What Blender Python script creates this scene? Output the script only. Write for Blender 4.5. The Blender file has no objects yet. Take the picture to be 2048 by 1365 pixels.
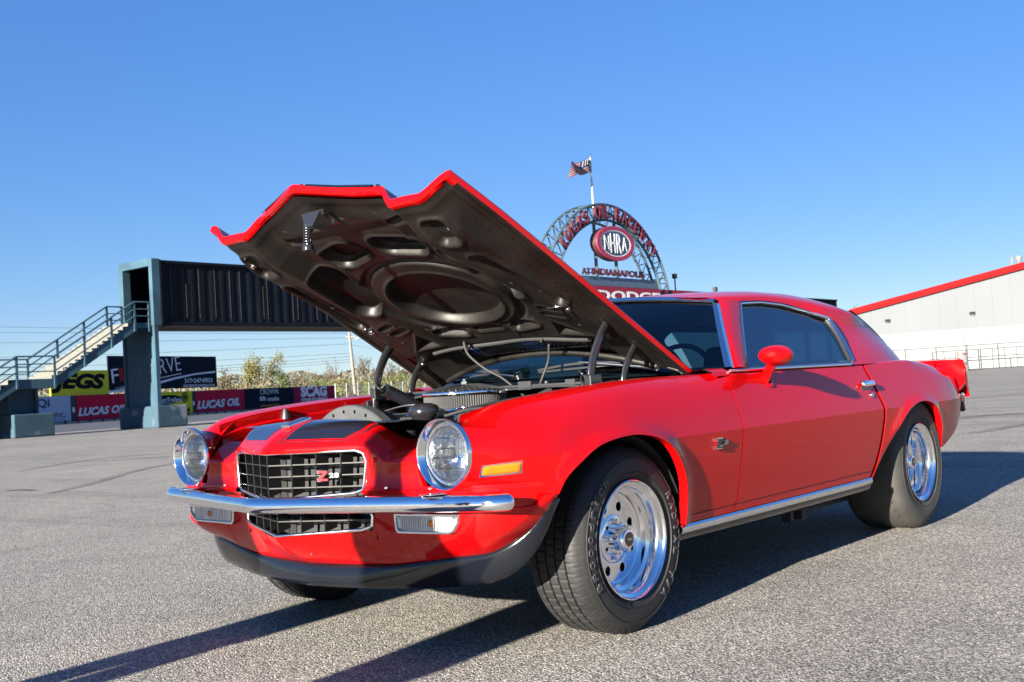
import bpy, bmesh, math, random
import numpy as np
from mathutils import Vector, Matrix
random.seed(7); RNG = np.random.default_rng(7)
scene = bpy.context.scene
COL = scene.collection

# ------------------------------------------------------------------ camera
# world: X = the car's left, Y = towards the car's tail, Z = up, origin on the ground under the front axle
CAM = Vector((3.10400759, -3.22494618, 0.8756429)); YAW, PITCH, ROLL = 0.69921647, 0.04277989, 0.06028742
FPX = 2214.498                                          # focal length in pixels of a 2048 px wide picture
_f = Vector((-math.sin(YAW)*math.cos(PITCH), math.cos(YAW)*math.cos(PITCH), math.sin(PITCH)))
_r0 = Vector((math.cos(YAW), math.sin(YAW), 0)); _u0 = _r0.cross(_f)
CR = math.cos(ROLL)*_r0 - math.sin(ROLL)*_u0
CU = math.sin(ROLL)*_r0 + math.cos(ROLL)*_u0
CF = _f
cam_data = bpy.data.cameras.new('camera'); cam = bpy.data.objects.new('camera', cam_data); COL.objects.link(cam)
cam_data.sensor_width = 36.0; cam_data.lens = FPX/2048*36.0; cam_data.clip_start = 0.05; cam_data.clip_end = 6000
cam.matrix_world = Matrix(((CR.x, CU.x, -CF.x, CAM.x), (CR.y, CU.y, -CF.y, CAM.y), (CR.z, CU.z, -CF.z, CAM.z), (0, 0, 0, 1)))
scene.camera = cam
cam_data.dof.use_dof = True; cam_data.dof.focus_distance = 4.6; cam_data.dof.aperture_fstop = 9.0

# ------------------------------------------------------------------ light
SUN_EL = math.radians(13.2); SUN_AZ = math.radians(-6.5)      # direction the light travels, from +Y towards +X
LDIR = Vector((math.sin(SUN_AZ)*math.cos(SUN_EL), math.cos(SUN_AZ)*math.cos(SUN_EL), -math.sin(SUN_EL)))
sun_data = bpy.data.lights.new('sun', 'SUN'); sun_data.energy = 5.0; sun_data.angle = math.radians(0.53); sun_data.color = (1.0, 0.92, 0.78)
sun = bpy.data.objects.new('sun', sun_data); COL.objects.link(sun)
sun.rotation_euler = LDIR.to_track_quat('-Z', 'Y').to_euler(); sun.location = (0, -30, 20)
world = bpy.data.worlds.new('World'); scene.world = world; world.use_nodes = True
wn = world.node_tree.nodes; wl = world.node_tree.links
bg = wn.get('Background'); sky = wn.new('ShaderNodeTexSky'); sky.sky_type = 'NISHITA'; sky.sun_disc = False
sky.sun_elevation = SUN_EL; sky.sun_rotation = math.pi - SUN_AZ*-1; sky.altitude = 200; sky.air_density = 1.0; sky.dust_density = 0.0; sky.ozone_density = 6.0
hs = wn.new('ShaderNodeHueSaturation'); hs.inputs['Hue'].default_value = .524; hs.inputs['Saturation'].default_value = 1.45
gm = wn.new('ShaderNodeGamma'); gm.inputs[1].default_value = .49; wl.new(sky.outputs[0], gm.inputs[0]); wl.new(gm.outputs[0], hs.inputs['Color']); wl.new(hs.outputs[0], bg.inputs[0]); bg.inputs[1].default_value = 0.083
scene.view_settings.view_transform = 'Standard'; scene.view_settings.look = 'None'; scene.view_settings.gamma = 1.0
scene.view_settings.exposure = 2.3; scene.view_settings.use_curve_mapping = False

# ------------------------------------------------------------------ pixels of the photograph to directions and planes
def ray(x, y): return CF + CR*((x-1024)/FPX) + CU*((682.5-y)/FPX)
def ground(x, y):
    d = ray(x, y); return CAM + d*(-CAM.z/d.z)
class Plane:
    """A vertical plane: origin on the ground, d = horizontal direction (towards picture right), n faces the camera."""
    def __init__(s, o, d):
        s.o = Vector((o.x, o.y, 0)); s.d = Vector((d.x, d.y, 0)).normalized(); s.n = Vector((s.d.y, -s.d.x, 0))
        if (CAM-s.o).dot(s.n) < 0: s.n = -s.n
    def uz(s, x, y):
        d = ray(x, y); k = (s.o-CAM).dot(s.n)/d.dot(s.n); q = CAM+d*k
        return ((q-s.o).dot(s.d), q.z)
    def P(s, u, z, out=0.0): return s.o + s.d*u + s.n*out + Vector((0, 0, z))
def horizon_dir(x):
    lo, hi = 500, 1000
    for _ in range(50):
        m = (lo+hi)/2
        if ray(x, m).z > 0: lo = m
        else: hi = m
    return ray(x, lo)

# ------------------------------------------------------------------ materials
MATS = {}
def mat(name, color=(.5, .5, .5), rough=.5, metal=0.0, coat=0.0, spec=.5, bump=0.0, bscale=80.0, vary=0.0, vscale=4.0, emit=0.0, coat_rough=.03, vec='OBJECT'):
    if name in MATS: return MATS[name]
    m = bpy.data.materials.new(name); m.use_nodes = True; N = m.node_tree.nodes; L = m.node_tree.links
    b = N['Principled BSDF']; b.inputs['Base Color'].default_value = (*color, 1); b.inputs['Roughness'].default_value = rough
    b.inputs['Metallic'].default_value = metal; b.inputs['Coat Weight'].default_value = coat; b.inputs['Coat Roughness'].default_value = coat_rough
    b.inputs['Specular IOR Level'].default_value = spec
    if vary or bump:
        g = N.new('ShaderNodeNewGeometry'); tc = N.new('ShaderNodeTexCoord'); v = tc.outputs['Object'] if vec == 'OBJECT' else g.outputs['Position']
    if vary:
        n = N.new('ShaderNodeTexNoise'); n.inputs['Scale'].default_value = vscale; n.inputs['Detail'].default_value = 5; L.new(v, n.inputs['Vector'])
        r = N.new('ShaderNodeMapRange'); r.inputs[1].default_value = .3; r.inputs[2].default_value = .7; r.inputs[3].default_value = 1-vary; r.inputs[4].default_value = 1+vary
        L.new(n.outputs['Fac'], r.inputs[0]); x = N.new('ShaderNodeMixRGB'); x.blend_type = 'MULTIPLY'; x.inputs[0].default_value = 1; x.inputs[1].default_value = (*color, 1)
        L.new(r.outputs[0], x.inputs[2]); L.new(x.outputs[0], b.inputs['Base Color'])
        r2 = N.new('ShaderNodeMapRange'); r2.inputs[3].default_value = max(0, rough-.12*vary*3); r2.inputs[4].default_value = min(1, rough+.12*vary*3)
        L.new(n.outputs['Fac'], r2.inputs[0]); L.new(r2.outputs[0], b.inputs['Roughness'])
    if bump:
        n = N.new('ShaderNodeTexNoise'); n.inputs['Scale'].default_value = bscale; n.inputs['Detail'].default_value = 3; L.new(v, n.inputs['Vector'])
        q = N.new('ShaderNodeBump'); q.inputs['Strength'].default_value = bump; q.inputs['Distance'].default_value = .01
        L.new(n.outputs['Fac'], q.inputs['Height']); L.new(q.outputs[0], b.inputs['Normal'])
    if emit: b.inputs['Emission Color'].default_value = (*color, 1); b.inputs['Emission Strength'].default_value = emit
    MATS[name] = m; return m
def glass(name, tint, gloss=1.0, rough=0.0):
    if name in MATS: return MATS[name]
    m = bpy.data.materials.new(name); m.use_nodes = True; N = m.node_tree.nodes; L = m.node_tree.links; N.remove(N['Principled BSDF'])
    t = N.new('ShaderNodeBsdfTransparent'); t.inputs[0].default_value = (*tint, 1); g = N.new('ShaderNodeBsdfGlossy'); g.inputs['Roughness'].default_value = rough
    f = N.new('ShaderNodeFresnel'); f.inputs[0].default_value = 1.5; k = N.new('ShaderNodeMath'); k.operation = 'MULTIPLY'; k.inputs[1].default_value = gloss
    x = N.new('ShaderNodeMixShader'); L.new(f.outputs[0], k.inputs[0]); L.new(k.outputs[0], x.inputs[0]); L.new(t.outputs[0], x.inputs[1]); L.new(g.outputs[0], x.inputs[2])
    L.new(x.outputs[0], N['Material Output'].inputs[0]); MATS[name] = m; return m

RED = mat('red_paint', (.38, .0010, .0016), .45, coat=.70, spec=.03, coat_rough=.004, bump=.002, bscale=5, vary=.03, vscale=2)
STRIPE = mat('black_stripe_paint', (.006, .006, .010), .3, coat=1.0, coat_rough=.02)
CHROME = mat('chrome', (.88, .88, .90), .05, 1.0, vary=.03, vscale=30)
ALLOY = mat('polished_aluminium', (.86, .86, .88), .09, 1.0, vary=.06, vscale=25)
TRIM = mat('bright_trim', (.75, .76, .78), .16, 1.0)
BLACKP = mat('black_plastic', (.02, .021, .024), .45, bump=.05, bscale=150)
GRILLE = mat('grille_plastic', (.007, .0075, .009), .40, vary=.15, vscale=20)
SATIN = mat('satin_black', (.004, .005, .008), .13, coat=.3, spec=.4, vary=.08, vscale=6, coat_rough=.03)
GLOSSB = mat('gloss_black', (.012, .012, .014), .18, coat=.6)
RUBBER = mat('tyre_rubber', (.010, .010, .0108), .66, bump=.10, bscale=120, vary=.25, vscale=14)
SLICK = mat('slick_rubber', (.034, .032, .030), .8, bump=.12, bscale=60, vary=.25, vscale=9)
HOSE = mat('rubber_hose', (.028, .028, .029), .6, spec=.3)
DARK = mat('underbody_black', (.006, .006, .006), .9)
GREYP = mat('grey_plastic', (.045, .047, .050), .5, vary=.2, vscale=10)
INNER = mat('hood_inner_paint', (.0058, .0048, .0042), .48, bump=.06, bscale=60, vary=.55, vscale=6, spec=.32)
AMBER = mat('amber_lens', (.42, .12, .003), .15, coat=.7, bump=.15, bscale=160)
LENS = mat('clear_ribbed_lens', (.55, .58, .62), .16, metal=.15, coat=1.0, bump=.12, bscale=120)
WHITE = mat('white_paint', (.75, .76, .78), .5)
INTERIOR = mat('dark_interior', (.022, .022, .026), .6, vary=.2)
GLASS_T = glass('tinted_glass', (.11, .20, .28), .30)
GLASS_W = glass('windscreen_glass', (.16, .29, .37), 1.6)
GLASS_C = glass('clear_glass', (.93, .96, .97), 1.2)
PLEAT = mat('filter_paper', (.032, .032, .033), .8, vary=.1)

# ------------------------------------------------------------------ mesh helpers
def tag(o, label=None, cat=None, group=None, kind=None):
    if label: o['label'] = label
    if cat: o['category'] = cat
    if group: o['group'] = group
    if kind: o['kind'] = kind
    return o
def thing(name, label, cat, loc=(0, 0, 0), group=None):
    o = bpy.data.objects.new(name, None); COL.objects.link(o); o.location = loc; o.empty_display_size = .2
    return tag(o, label, cat, group)
def link(name, me, m, parent=None, smooth=None):
    o = bpy.data.objects.new(name, me); COL.objects.link(o)
    for k in (m if isinstance(m, (list, tuple)) else [m]): me.materials.append(k)
    if smooth is not None:
        me.polygons.foreach_set('use_smooth', [True]*len(me.polygons))
        if smooth < 180: me.set_sharp_from_angle(angle=math.radians(smooth))
    if parent is not None:
        o.parent = parent
        if parent.type == 'EMPTY': o.matrix_parent_inverse = Matrix.Translation(-Vector(parent.location))
    return o
def obj(name, V, F, m, parent=None, smooth=None, mi=None):
    me = bpy.data.meshes.new(name); me.from_pydata([tuple(map(float, v)) for v in V], [], F); me.update()
    o = link(name, me, m, parent, smooth)
    if mi is not None: me.polygons.foreach_set('material_index', mi)
    return o
class MB:
    """collects shapes, built as one mesh object"""
    def __init__(s): s.V = []; s.F = []; s.I = []; s.cur = 0
    def add(s, V, F):
        b = len(s.V); s.V += [tuple(v) for v in V]; s.F += [tuple(i+b for i in f) for f in F]; s.I += [s.cur]*len(F); return s
    def box(s, c, size, M=None):
        x, y, z = (k/2 for k in size); P = [Vector((a*x, b*y, d*z)) for a in (-1, 1) for b in (-1, 1) for d in (-1, 1)]
        c = Vector(c)
        P = [(M @ p if M else p)+c for p in P]
        return s.add(P, [(0, 1, 3, 2), (4, 6, 7, 5), (0, 4, 5, 1), (2, 3, 7, 6), (0, 2, 6, 4), (1, 5, 7, 3)])
    def hexa(s, P):          # 8 corners: bottom ring 4, top ring 4
        return s.add(P, [(3, 2, 1, 0), (4, 5, 6, 7), (0, 1, 5, 4), (1, 2, 6, 5), (2, 3, 7, 6), (3, 0, 4, 7)])
    def tube(s, path, r, seg=8, closed=False, caps=True, flat=1.0, upv=None):
        path = [Vector(p) for p in path]; n = len(path); rs = r if isinstance(r, (list, tuple)) else [r]*n
        V = []; prev = None
        for i, p in enumerate(path):
            a = path[(i-1) % n] if (closed or i > 0) else path[0]; b = path[(i+1) % n] if (closed or i < n-1) else path[-1]
            t = (b-a).normalized()
            if upv is not None: e = Vector(upv)-t*t.dot(Vector(upv)); e.normalize()
            elif prev is None: e = t.orthogonal().normalized()
            else:
                e = prev-t*prev.dot(t); e = e.normalized() if e.length > 1e-6 else t.orthogonal().normalized()
            prev = e; g = t.cross(e)
            for k in range(seg):
                an = 2*math.pi*k/seg; V.append(p+(e*math.cos(an)*flat+g*math.sin(an))*rs[i])
        F = []
        for i in range(n if closed else n-1):
            j = (i+1) % n
            for k in range(seg): F.append((i*seg+k, i*seg+(k+1) % seg, j*seg+(k+1) % seg, j*seg+k))
        if caps and not closed: F += [tuple(range(seg))[::-1], tuple((n-1)*seg+k for k in range(seg))]
        return s.add(V, F)
    def lathe(s, prof, c, axis, seg=48, wob=None):
        """prof: (radius, distance along axis)"""
        ax = Vector(axis).normalized(); e = ax.orthogonal().normalized(); g = ax.cross(e); c = Vector(c); V = []; F = []
        for i, (r, d) in enumerate(prof):
            for k in range(seg):
                an = 2*math.pi*k/seg; rr = r*(wob(an, i) if wob else 1); V.append(c+ax*d+(e*math.cos(an)+g*math.sin(an))*rr)
        for i in range(len(prof)-1):
            for k in range(seg): F.append((i*seg+k, i*seg+(k+1) % seg, (i+1)*seg+(k+1) % seg, (i+1)*seg+k))
        return s.add(V, F)
    def grid(s, G):
        R, C = len(G), len(G[0]); V = [v for row in G for v in row]
        return s.add(V, [(i*C+j, i*C+j+1, (i+1)*C+j+1, (i+1)*C+j) for i in range(R-1) for j in range(C-1)])
    def build(s, name, m, parent=None, smooth=None, fix=True):
        o = obj(name, s.V, s.F, m, parent, None, None)
        if len(set(s.I)) > 1: o.data.polygons.foreach_set('material_index', s.I)
        if fix:
            b = bmesh.new(); b.from_mesh(o.data); bmesh.ops.recalc_face_normals(b, faces=b.faces); b.to_mesh(o.data); b.free()
        if smooth is not None:
            o.data.polygons.foreach_set('use_smooth', [True]*len(o.data.polygons))
            if smooth < 180: o.data.set_sharp_from_angle(angle=math.radians(smooth))
        return o
def bevel(o, w=.01, seg=2, ang=40):
    md = o.modifiers.new('bevel', 'BEVEL'); md.width = w; md.segments = seg; md.limit_method = 'ANGLE'; md.angle_limit = math.radians(ang); return o
def solid(o, t, off=-1):
    md = o.modifiers.new('solid', 'SOLIDIFY'); md.thickness = t; md.offset = off; return o
def curve_mesh(name, loops, depth, m, parent, M, bev=0.0, offset=0.0):
    """flat shape from closed 2D loops (holes allowed), extruded; M places it"""
    cu = bpy.data.curves.new(name, 'CURVE'); cu.dimensions = '2D'; cu.fill_mode = 'BOTH'; cu.extrude = depth/2; cu.bevel_depth = bev; cu.bevel_resolution = 1; cu.offset = offset
    for lp in loops:
        sp = cu.splines.new('POLY'); sp.points.add(len(lp)-1); sp.use_cyclic_u = True
        for q, (x, y) in zip(sp.points, lp): q.co = (x, y, 0, 1)
    return _curve_to_mesh(name, cu, m, parent, M)
def _curve_to_mesh(name, cu, m, parent, M):
    t = bpy.data.objects.new('tmp', cu); COL.objects.link(t)
    me = bpy.data.meshes.new_from_object(t.evaluated_get(bpy.context.evaluated_depsgraph_get()))
    bpy.data.objects.remove(t); bpy.data.curves.remove(cu); me.transform(M); me.materials.clear(); me.name = name
    return link(name, me, m, parent, 30)
def text_mesh(name, body, m, parent, M, width=None, height=None, bold=0.0, shear=0.0, depth=.004, align='CENTER', size=1.0, spacing=1.0):
    """lettering: fitted to width x height, baseline centre at the origin of M (x right, y up, z out)"""
    cu = bpy.data.curves.new(name, 'FONT'); cu.body = body; cu.align_x = align; cu.extrude = depth/2; cu.offset = bold; cu.shear = shear; cu.size = size; cu.resolution_u = 3
    cu.space_character = spacing
    t = bpy.data.objects.new('tmp', cu); COL.objects.link(t)
    me = bpy.data.meshes.new_from_object(t.evaluated_get(bpy.context.evaluated_depsgraph_get()))
    bpy.data.objects.remove(t); bpy.data.curves.remove(cu)
    co = np.empty(len(me.vertices)*3); me.vertices.foreach_get('co', co); co = co.reshape(-1, 3)
    lo, hi = co.min(0), co.max(0)
    if height: co[:, 1] = (co[:, 1]-lo[1])*height/(hi[1]-lo[1])
    if width:
        co[:, 0] = (co[:, 0]-(lo[0]+hi[0])/2)*width/(hi[0]-lo[0])
        if align == 'LEFT': co[:, 0] += width/2
    me.vertices.foreach_set('co', co.ravel()); me.transform(M); me.name = name
    me.materials.clear()
    return link(name, me, m, parent)
def frame(o, x, y):
    x = Vector(x).normalized(); z = x.cross(Vector(y)).normalized(); y = z.cross(x); o = Vector(o)
    return Matrix(((x.x, y.x, z.x, o.x), (x.y, y.y, z.y, o.y), (x.z, y.z, z.z, o.z), (0, 0, 0, 1)))
def itp(x, T):
    """smooth monotone interpolation of a table [(x, y), ...]"""
    n = len(T)
    if x <= T[0][0]: return T[0][1]
    if x >= T[-1][0]: return T[-1][1]
    for i in range(n-1):
        if x <= T[i+1][0]: break
    def slope(k):
        if k == 0 or k == n-1:
            a, b = (0, 1) if k == 0 else (n-2, n-1); return (T[b][1]-T[a][1])/(T[b][0]-T[a][0])
        d0 = (T[k][1]-T[k-1][1])/(T[k][0]-T[k-1][0]); d1 = (T[k+1][1]-T[k][1])/(T[k+1][0]-T[k][0])
        return 0 if d0*d1 <= 0 else 2*d0*d1/(d0+d1)
    h = T[i+1][0]-T[i][0]; t = (x-T[i][0])/h; m0, m1 = slope(i)*h, slope(i+1)*h
    return (2*t**3-3*t*t+1)*T[i][1]+(t**3-2*t*t+t)*m0+(-2*t**3+3*t*t)*T[i+1][1]+(t**3-t*t)*m1
def sst(a, b, x):
    t = min(1, max(0, (x-a)/(b-a))); return t*t*(3-2*t)
def crom(P, n):
    """Catmull-Rom through points, n samples per span"""
    P = [np.array(p, float) for p in P]; Q = [2*P[0]-P[1]]+P+[2*P[-1]-P[-2]]; out = []
    for i in range(1, len(Q)-2):
        for k in range(n):
            t = k/n; a, b, c, d = Q[i-1], Q[i], Q[i+1], Q[i+2]
            out.append(.5*((2*b)+(-a+c)*t+(2*a-5*b+4*c-d)*t*t+(-a+3*b-3*c+d)*t**3))
    out.append(P[-1]); return out
def lin(a, b, n): return [a+(b-a)*i/n for i in range(n+1)]
_mat = mat
def mat(name, color=(.5, .5, .5), *a, **k): return _mat(name, tuple(c*.70 for c in color), *a, **k)     # faces turned full to the low sun: kept below clipping
# ================================================================== GROUND
def node_mat(name):
    m = bpy.data.materials.new(name); m.use_nodes = True; return m, m.node_tree.nodes, m.node_tree.links, m.node_tree.nodes['Principled BSDF']
def asphalt(name, lo, hi, marks=0.5, grain=1.0):
    m, N, L, b = node_mat(name); g = N.new('ShaderNodeNewGeometry').outputs['Position']
    def noise(sc, det=4, rough=.6, vec=None):
        n = N.new('ShaderNodeTexNoise'); n.inputs['Scale'].default_value = sc; n.inputs['Detail'].default_value = det; n.inputs['Roughness'].default_value = rough; L.new(vec or g, n.inputs['Vector']); return n.outputs['Fac']
    def ramp(a, stops):
        r = N.new('ShaderNodeValToRGB'); L.new(a, r.inputs[0]); e = r.color_ramp.elements
        while len(e) < len(stops): e.new(.5)
        for k, (p, c) in zip(e, stops): k.position = p; k.color = (*c, 1)
        return r.outputs[0]
    def mul(a, c, f=1.0):
        x = N.new('ShaderNodeMixRGB'); x.blend_type = 'MULTIPLY'; x.inputs[0].default_value = f; L.new(a, x.inputs[1]); L.new(c, x.inputs[2]); return x.outputs[0]
    v = N.new('ShaderNodeTexVoronoi'); v.inputs['Scale'].default_value = 140; L.new(g, v.inputs['Vector'])
    sp = N.new('ShaderNodeSeparateXYZ'); L.new(v.outputs['Color'], sp.inputs[0])
    stone = ramp(sp.outputs[0], [(0, lo), (.45, tuple((a+c)/2*.9 for a, c in zip(lo, hi))), (.9, hi), (1, tuple(min(1, c*1.5) for c in hi))])
    gap = ramp(v.outputs['Distance'], [(0, (1, 1, 1)), (.45, (.95, .95, .95)), (.8, (.35, .34, .33))])
    c = mul(stone, gap, .8)
    c = mul(c, ramp(noise(1.3, 6), [(.3, (.82, .82, .83)), (.7, (1.1, 1.09, 1.07))]))
    c = mul(c, ramp(noise(.12, 4), [(.3, (.84, .84, .85)), (.7, (1.08, 1.07, 1.05))]))
    # tyre marks and stains stretched along the lanes
    mp = N.new('ShaderNodeMapping'); mp.inputs['Rotation'].default_value = (0, 0, math.radians(-62)); mp.inputs['Scale'].default_value = (.05, 1.0, 1); L.new(g, mp.inputs[0])
    c = mul(c, ramp(noise(.9, 5, .65, mp.outputs[0]), [(.52, (1, 1, 1)), (.66, (.52, .52, .53))]), marks)
    c = mul(c, ramp(noise(.55, 3, .5), [(.66, (1, 1, 1)), (.72, (.45, .44, .44))]), .55)
    # hairline cracks
    wv = N.new('ShaderNodeMixRGB'); wv.blend_type = 'ADD'; wv.inputs[0].default_value = .35; L.new(g, wv.inputs[1]); nz = N.new('ShaderNodeTexNoise'); nz.inputs['Scale'].default_value = 1.1; nz.inputs['Detail'].default_value = 6; L.new(g, nz.inputs['Vector']); L.new(nz.outputs['Color'], wv.inputs[2])
    vc = N.new('ShaderNodeTexVoronoi'); vc.feature = 'DISTANCE_TO_EDGE'; vc.inputs['Scale'].default_value = .22; L.new(wv.outputs[0], vc.inputs['Vector'])
    c = mul(c, ramp(vc.outputs['Distance'], [(0, (.30, .30, .30)), (.0022, (.45, .45, .45)), (.0045, (1, 1, 1))]), .25)
    L.new(c, b.inputs['Base Color']); b.inputs['Roughness'].default_value = .82; b.inputs['Specular IOR Level'].default_value = .3
    mx = N.new('ShaderNodeMath'); mx.operation = 'MULTIPLY_ADD'; mx.inputs[1].default_value = -1.0; mx.inputs[2].default_value = 1.0; L.new(v.outputs['Distance'], mx.inputs[0])
    ad = N.new('ShaderNodeMath'); ad.operation = 'ADD'; L.new(mx.outputs[0], ad.inputs[0]); L.new(sp.outputs[1], ad.inputs[1])
    q = N.new('ShaderNodeBump'); q.inputs['Strength'].default_value = .85*grain; q.inputs['Distance'].default_value = .006; L.new(ad.outputs[0], q.inputs['Height']); L.new(q.outputs[0], b.inputs['Normal'])
    return m
def ground_noise(name, c0, c1, sc, rough=.9):
    m, N, L, b = node_mat(name); g = N.new('ShaderNodeNewGeometry').outputs['Position']; n = N.new('ShaderNodeTexNoise'); n.inputs['Scale'].default_value = sc; n.inputs['Detail'].default_value = 6; L.new(g, n.inputs['Vector'])
    r = N.new('ShaderNodeValToRGB'); r.color_ramp.elements[0].position = .3; r.color_ramp.elements[0].color = (*c0, 1); r.color_ramp.elements[1].position = .7; r.color_ramp.elements[1].color = (*c1, 1)
    L.new(n.outputs['Fac'], r.inputs[0]); L.new(r.outputs[0], b.inputs['Base Color']); b.inputs['Roughness'].default_value = rough; return m
LOT = asphalt('lot_asphalt', (.115, .112, .107), (.455, .430, .392))
TRACKM = ground_noise('track_asphalt', (.042, .042, .046), (.066, .066, .070), .4, .7)
GRASSM = ground_noise('grass', (.07, .11, .03), (.16, .19, .06), .6)
def sheet(name, P, m, z, kind='structure'):
    o = obj(name, [(p[0], p[1], z) for p in P], [tuple(range(len(P)))], m); o['kind'] = kind
    if o.data.polygons[0].normal.z < 0: o.data.flip_normals()
    return o
sheet('ground', [(-3000, -3000), (3000, -3000), (3000, 3000), (-3000, 3000)], LOT, 0)
GROUND = bpy.data.objects['ground']

SKID = asphalt('skid_asphalt', (.085, .083, .081), (.335, .318, .295)); OIL = asphalt('oil_stain', (.035, .034, .034), (.13, .125, .12))
def ribbon(name, pts, w, m, z, seed):
    r = random.Random(seed); P = crom([tuple(ground(*q))[:2] for q in pts], 10); V = []; n = len(P)
    for i, p in enumerate(P):
        t = P[min(n-1, i+1)]-P[max(0, i-1)]; t /= np.linalg.norm(t); nn = np.array((-t[1], t[0])); k = min(1, i/4, (n-1-i)/4)*w/2
        for sg in (-1, 1): q = p+nn*sg*k*r.uniform(.75, 1.15); V.append((q[0], q[1], z))
    return obj(name, V, [(2*i, 2*i+1, 2*i+3, 2*i+2) for i in range(n-1)], m, GROUND)
for k, (pts, w, m) in enumerate((([(90, 990), (190, 965), (290, 938), (420, 915)], .16, SKID), ([(20, 945), (150, 925), (260, 912), (345, 908)], .13, SKID), ([(1935, 868), (1975, 862), (2040, 850), (2047, 849)], .22, SKID), ([(1925, 838), (1960, 832), (2000, 830), (2047, 826)], .30, SKID), ([(1925, 798), (1960, 796), (2047, 788)], .40, SKID), ([(12, 983), (40, 981), (70, 982)], .10, OIL), ([(180, 995), (215, 993), (235, 992)], .02, OIL))):
    ribbon('tyre_mark' if m is SKID else 'oil_stain', pts, w, m, .004+.0005*k, k)
# ------------------------------------------------------------------ long barrier wall with banners beyond the strip
WP = Plane(ground(240, 841), horizon_dir(1900))
def on(pl, px, py): return pl.uz(px, py)
def flatbox(name, pl, u0, u1, z0, z1, out, th, m, parent=None):
    mb = MB(); mb.hexa([pl.P(u, z, o) for z in (z0, z1) for u, o in ((u0, out-th), (u1, out-th), (u1, out), (u0, out))]); return mb.build(name, m, parent)
# strip of dark track and grass verge, parallel to the wall
def band(name, pl, a, b_, m, z):
    P = [pl.P(-250, 0, a), pl.P(600, 0, a), pl.P(600, 0, b_), pl.P(-250, 0, b_)]; return sheet(name, [(p.x, p.y) for p in P], m, z)
band('verge', WP, -400, .2, GRASSM, .004)
near = (ground(120, 868)-WP.o).dot(WP.n)
band('drag_strip', WP, .9, near*.93, TRACKM, .004)
WALLM = mat('wall_dark', (.03, .032, .038), .7, vary=.2, vscale=.5)
CONC = mat('concrete', (.38, .37, .35), .85, vary=.15, vscale=1.2)
zt = WP.uz(391, 782)[1]; uL = WP.uz(-140, 870)[0]; uR = WP.uz(668, 768)[0]
wall = flatbox('barrier_wall', WP, uL, uR, 0, zt, 0, .35, WALLM)
tag(wall, 'long low dark barrier wall carrying the sponsor banners beyond the strip', 'wall')
flatbox('kerb', WP, uL, uR, .0, .22, .12, .12, CONC, wall)
for k in range(40):
    u = uL+(uR-uL)*k/39; flatbox('wall_post', WP, u-.12, u+.12, .0, .35, .16, .10, WALLM, wall)
def lm(pl, u, z, out): return frame(pl.P(u, z, out), pl.d, (0, 0, 1))
BANR = mat('banner_red', (.74, .020, .062), .85, spec=.1, vary=.06, vscale=.4); BANK = mat('banner_navy', (.012, .018, .035), .85, spec=.1, vary=.1, vscale=.4)
BANY = mat('banner_yellow', (.95, .78, .05), .85, spec=.1, vary=.06, vscale=.4); BANW = mat('banner_white', (.55, .60, .74), .85, spec=.1, vary=.05, vscale=.4); BANM = mat('banner_maroon', (.42, .02, .08), .85, spec=.1, vary=.06, vscale=.4)
LW = mat('letter_white', (1.0, 1.0, 1.0), .85, spec=.1); LK = mat('letter_black', (.010, .012, .02), .85, spec=.1); LR = mat('letter_red', (.55, .02, .03), .85, spec=.1); LO = mat('letter_orange', (.75, .35, .06), .85, spec=.1); LN = mat('letter_navy', (.03, .04, .12), .6); LG = mat('letter_grey', (.25, .28, .36), .85, spec=.1)
def banner(x0, x1, ytop, m, label, pl=WP, z0=None, z1=None, name='banner'):
    u0, u1 = pl.uz(x0, ytop)[0], pl.uz(x1, ytop)[0]; z0 = .28 if z0 is None else z0; z1 = zt-.02 if z1 is None else z1
    o = flatbox(name, pl, u0, u1, z0, z1, .05, .04, m); tag(o, label, 'banner' if name == 'banner' else 'billboard'); return o
def write(o, txt, m, xc, yb, wpx, hpx, bold=.0, shear=0.0, pl=WP, out=.056, rot=0.0, nm='lettering', spacing=1.0):
    u, z = pl.uz(xc, yb); ua = pl.uz(xc-wpx/2, yb)[0]; ub = pl.uz(xc+wpx/2, yb)[0]; zh = pl.uz(xc, yb-hpx)[1]-z
    M = lm(pl, u, z, out) @ Matrix.Rotation(rot, 4, 'Z'); return text_mesh(nm, txt, m, o, M, ub-ua, zh, bold, shear, .012, spacing=spacing)
o = banner(14, 140, 800, BANW, 'pale banner with dark Qi and Inc. lettering, left end of the wall')
write(o, 'Qi', LN, 86, 818, 26, 20, .03); write(o, 'INC.', BANM, 120, 835, 22, 9, .02); write(o, 'SPECIALISTS', LG, 104, 843, 52, 5)
o = banner(152, 255, 790, BANR, 'left red LUCAS OIL banner partly behind the bridge column')
def lucas(o, xc, yb, w):
    write(o, 'LUCAS OIL', LN, xc+1.0, yb+1.2, w, 16, .06, .28, out=.054, rot=.02); write(o, 'LUCAS OIL', LW, xc, yb, w, 16, .035, .28, out=.062, rot=.02)
lucas(o, 205, 829, 96)
o = banner(262, 383, 784, BANY, 'yellow trailer banner with black swoosh right of the bridge column')
def poly_on(o, P, m, out, nm, pl=WP):
    uz = [pl.uz(*p) for p in P]; c = pl.o
    me = obj(nm, [pl.P(u, z, out) for u, z in uz], [tuple(range(len(P)))], m, o); return me
poly_on(o, [(300, 793), (345, 790), (372, 796), (352, 804), (335, 813), (326, 823), (300, 823)], LK, .054, 'swoosh')
write(o, 'MillenniumTrailers', LW, 327, 805, 74, 9, .01, out=.060); write(o, '800-978-7223', LW, 327, 809.5, 34, 3, 0, out=.060); write(o, 'TRAILERS.COM', LK, 336, 828.5, 88, 11, .04)
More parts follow.
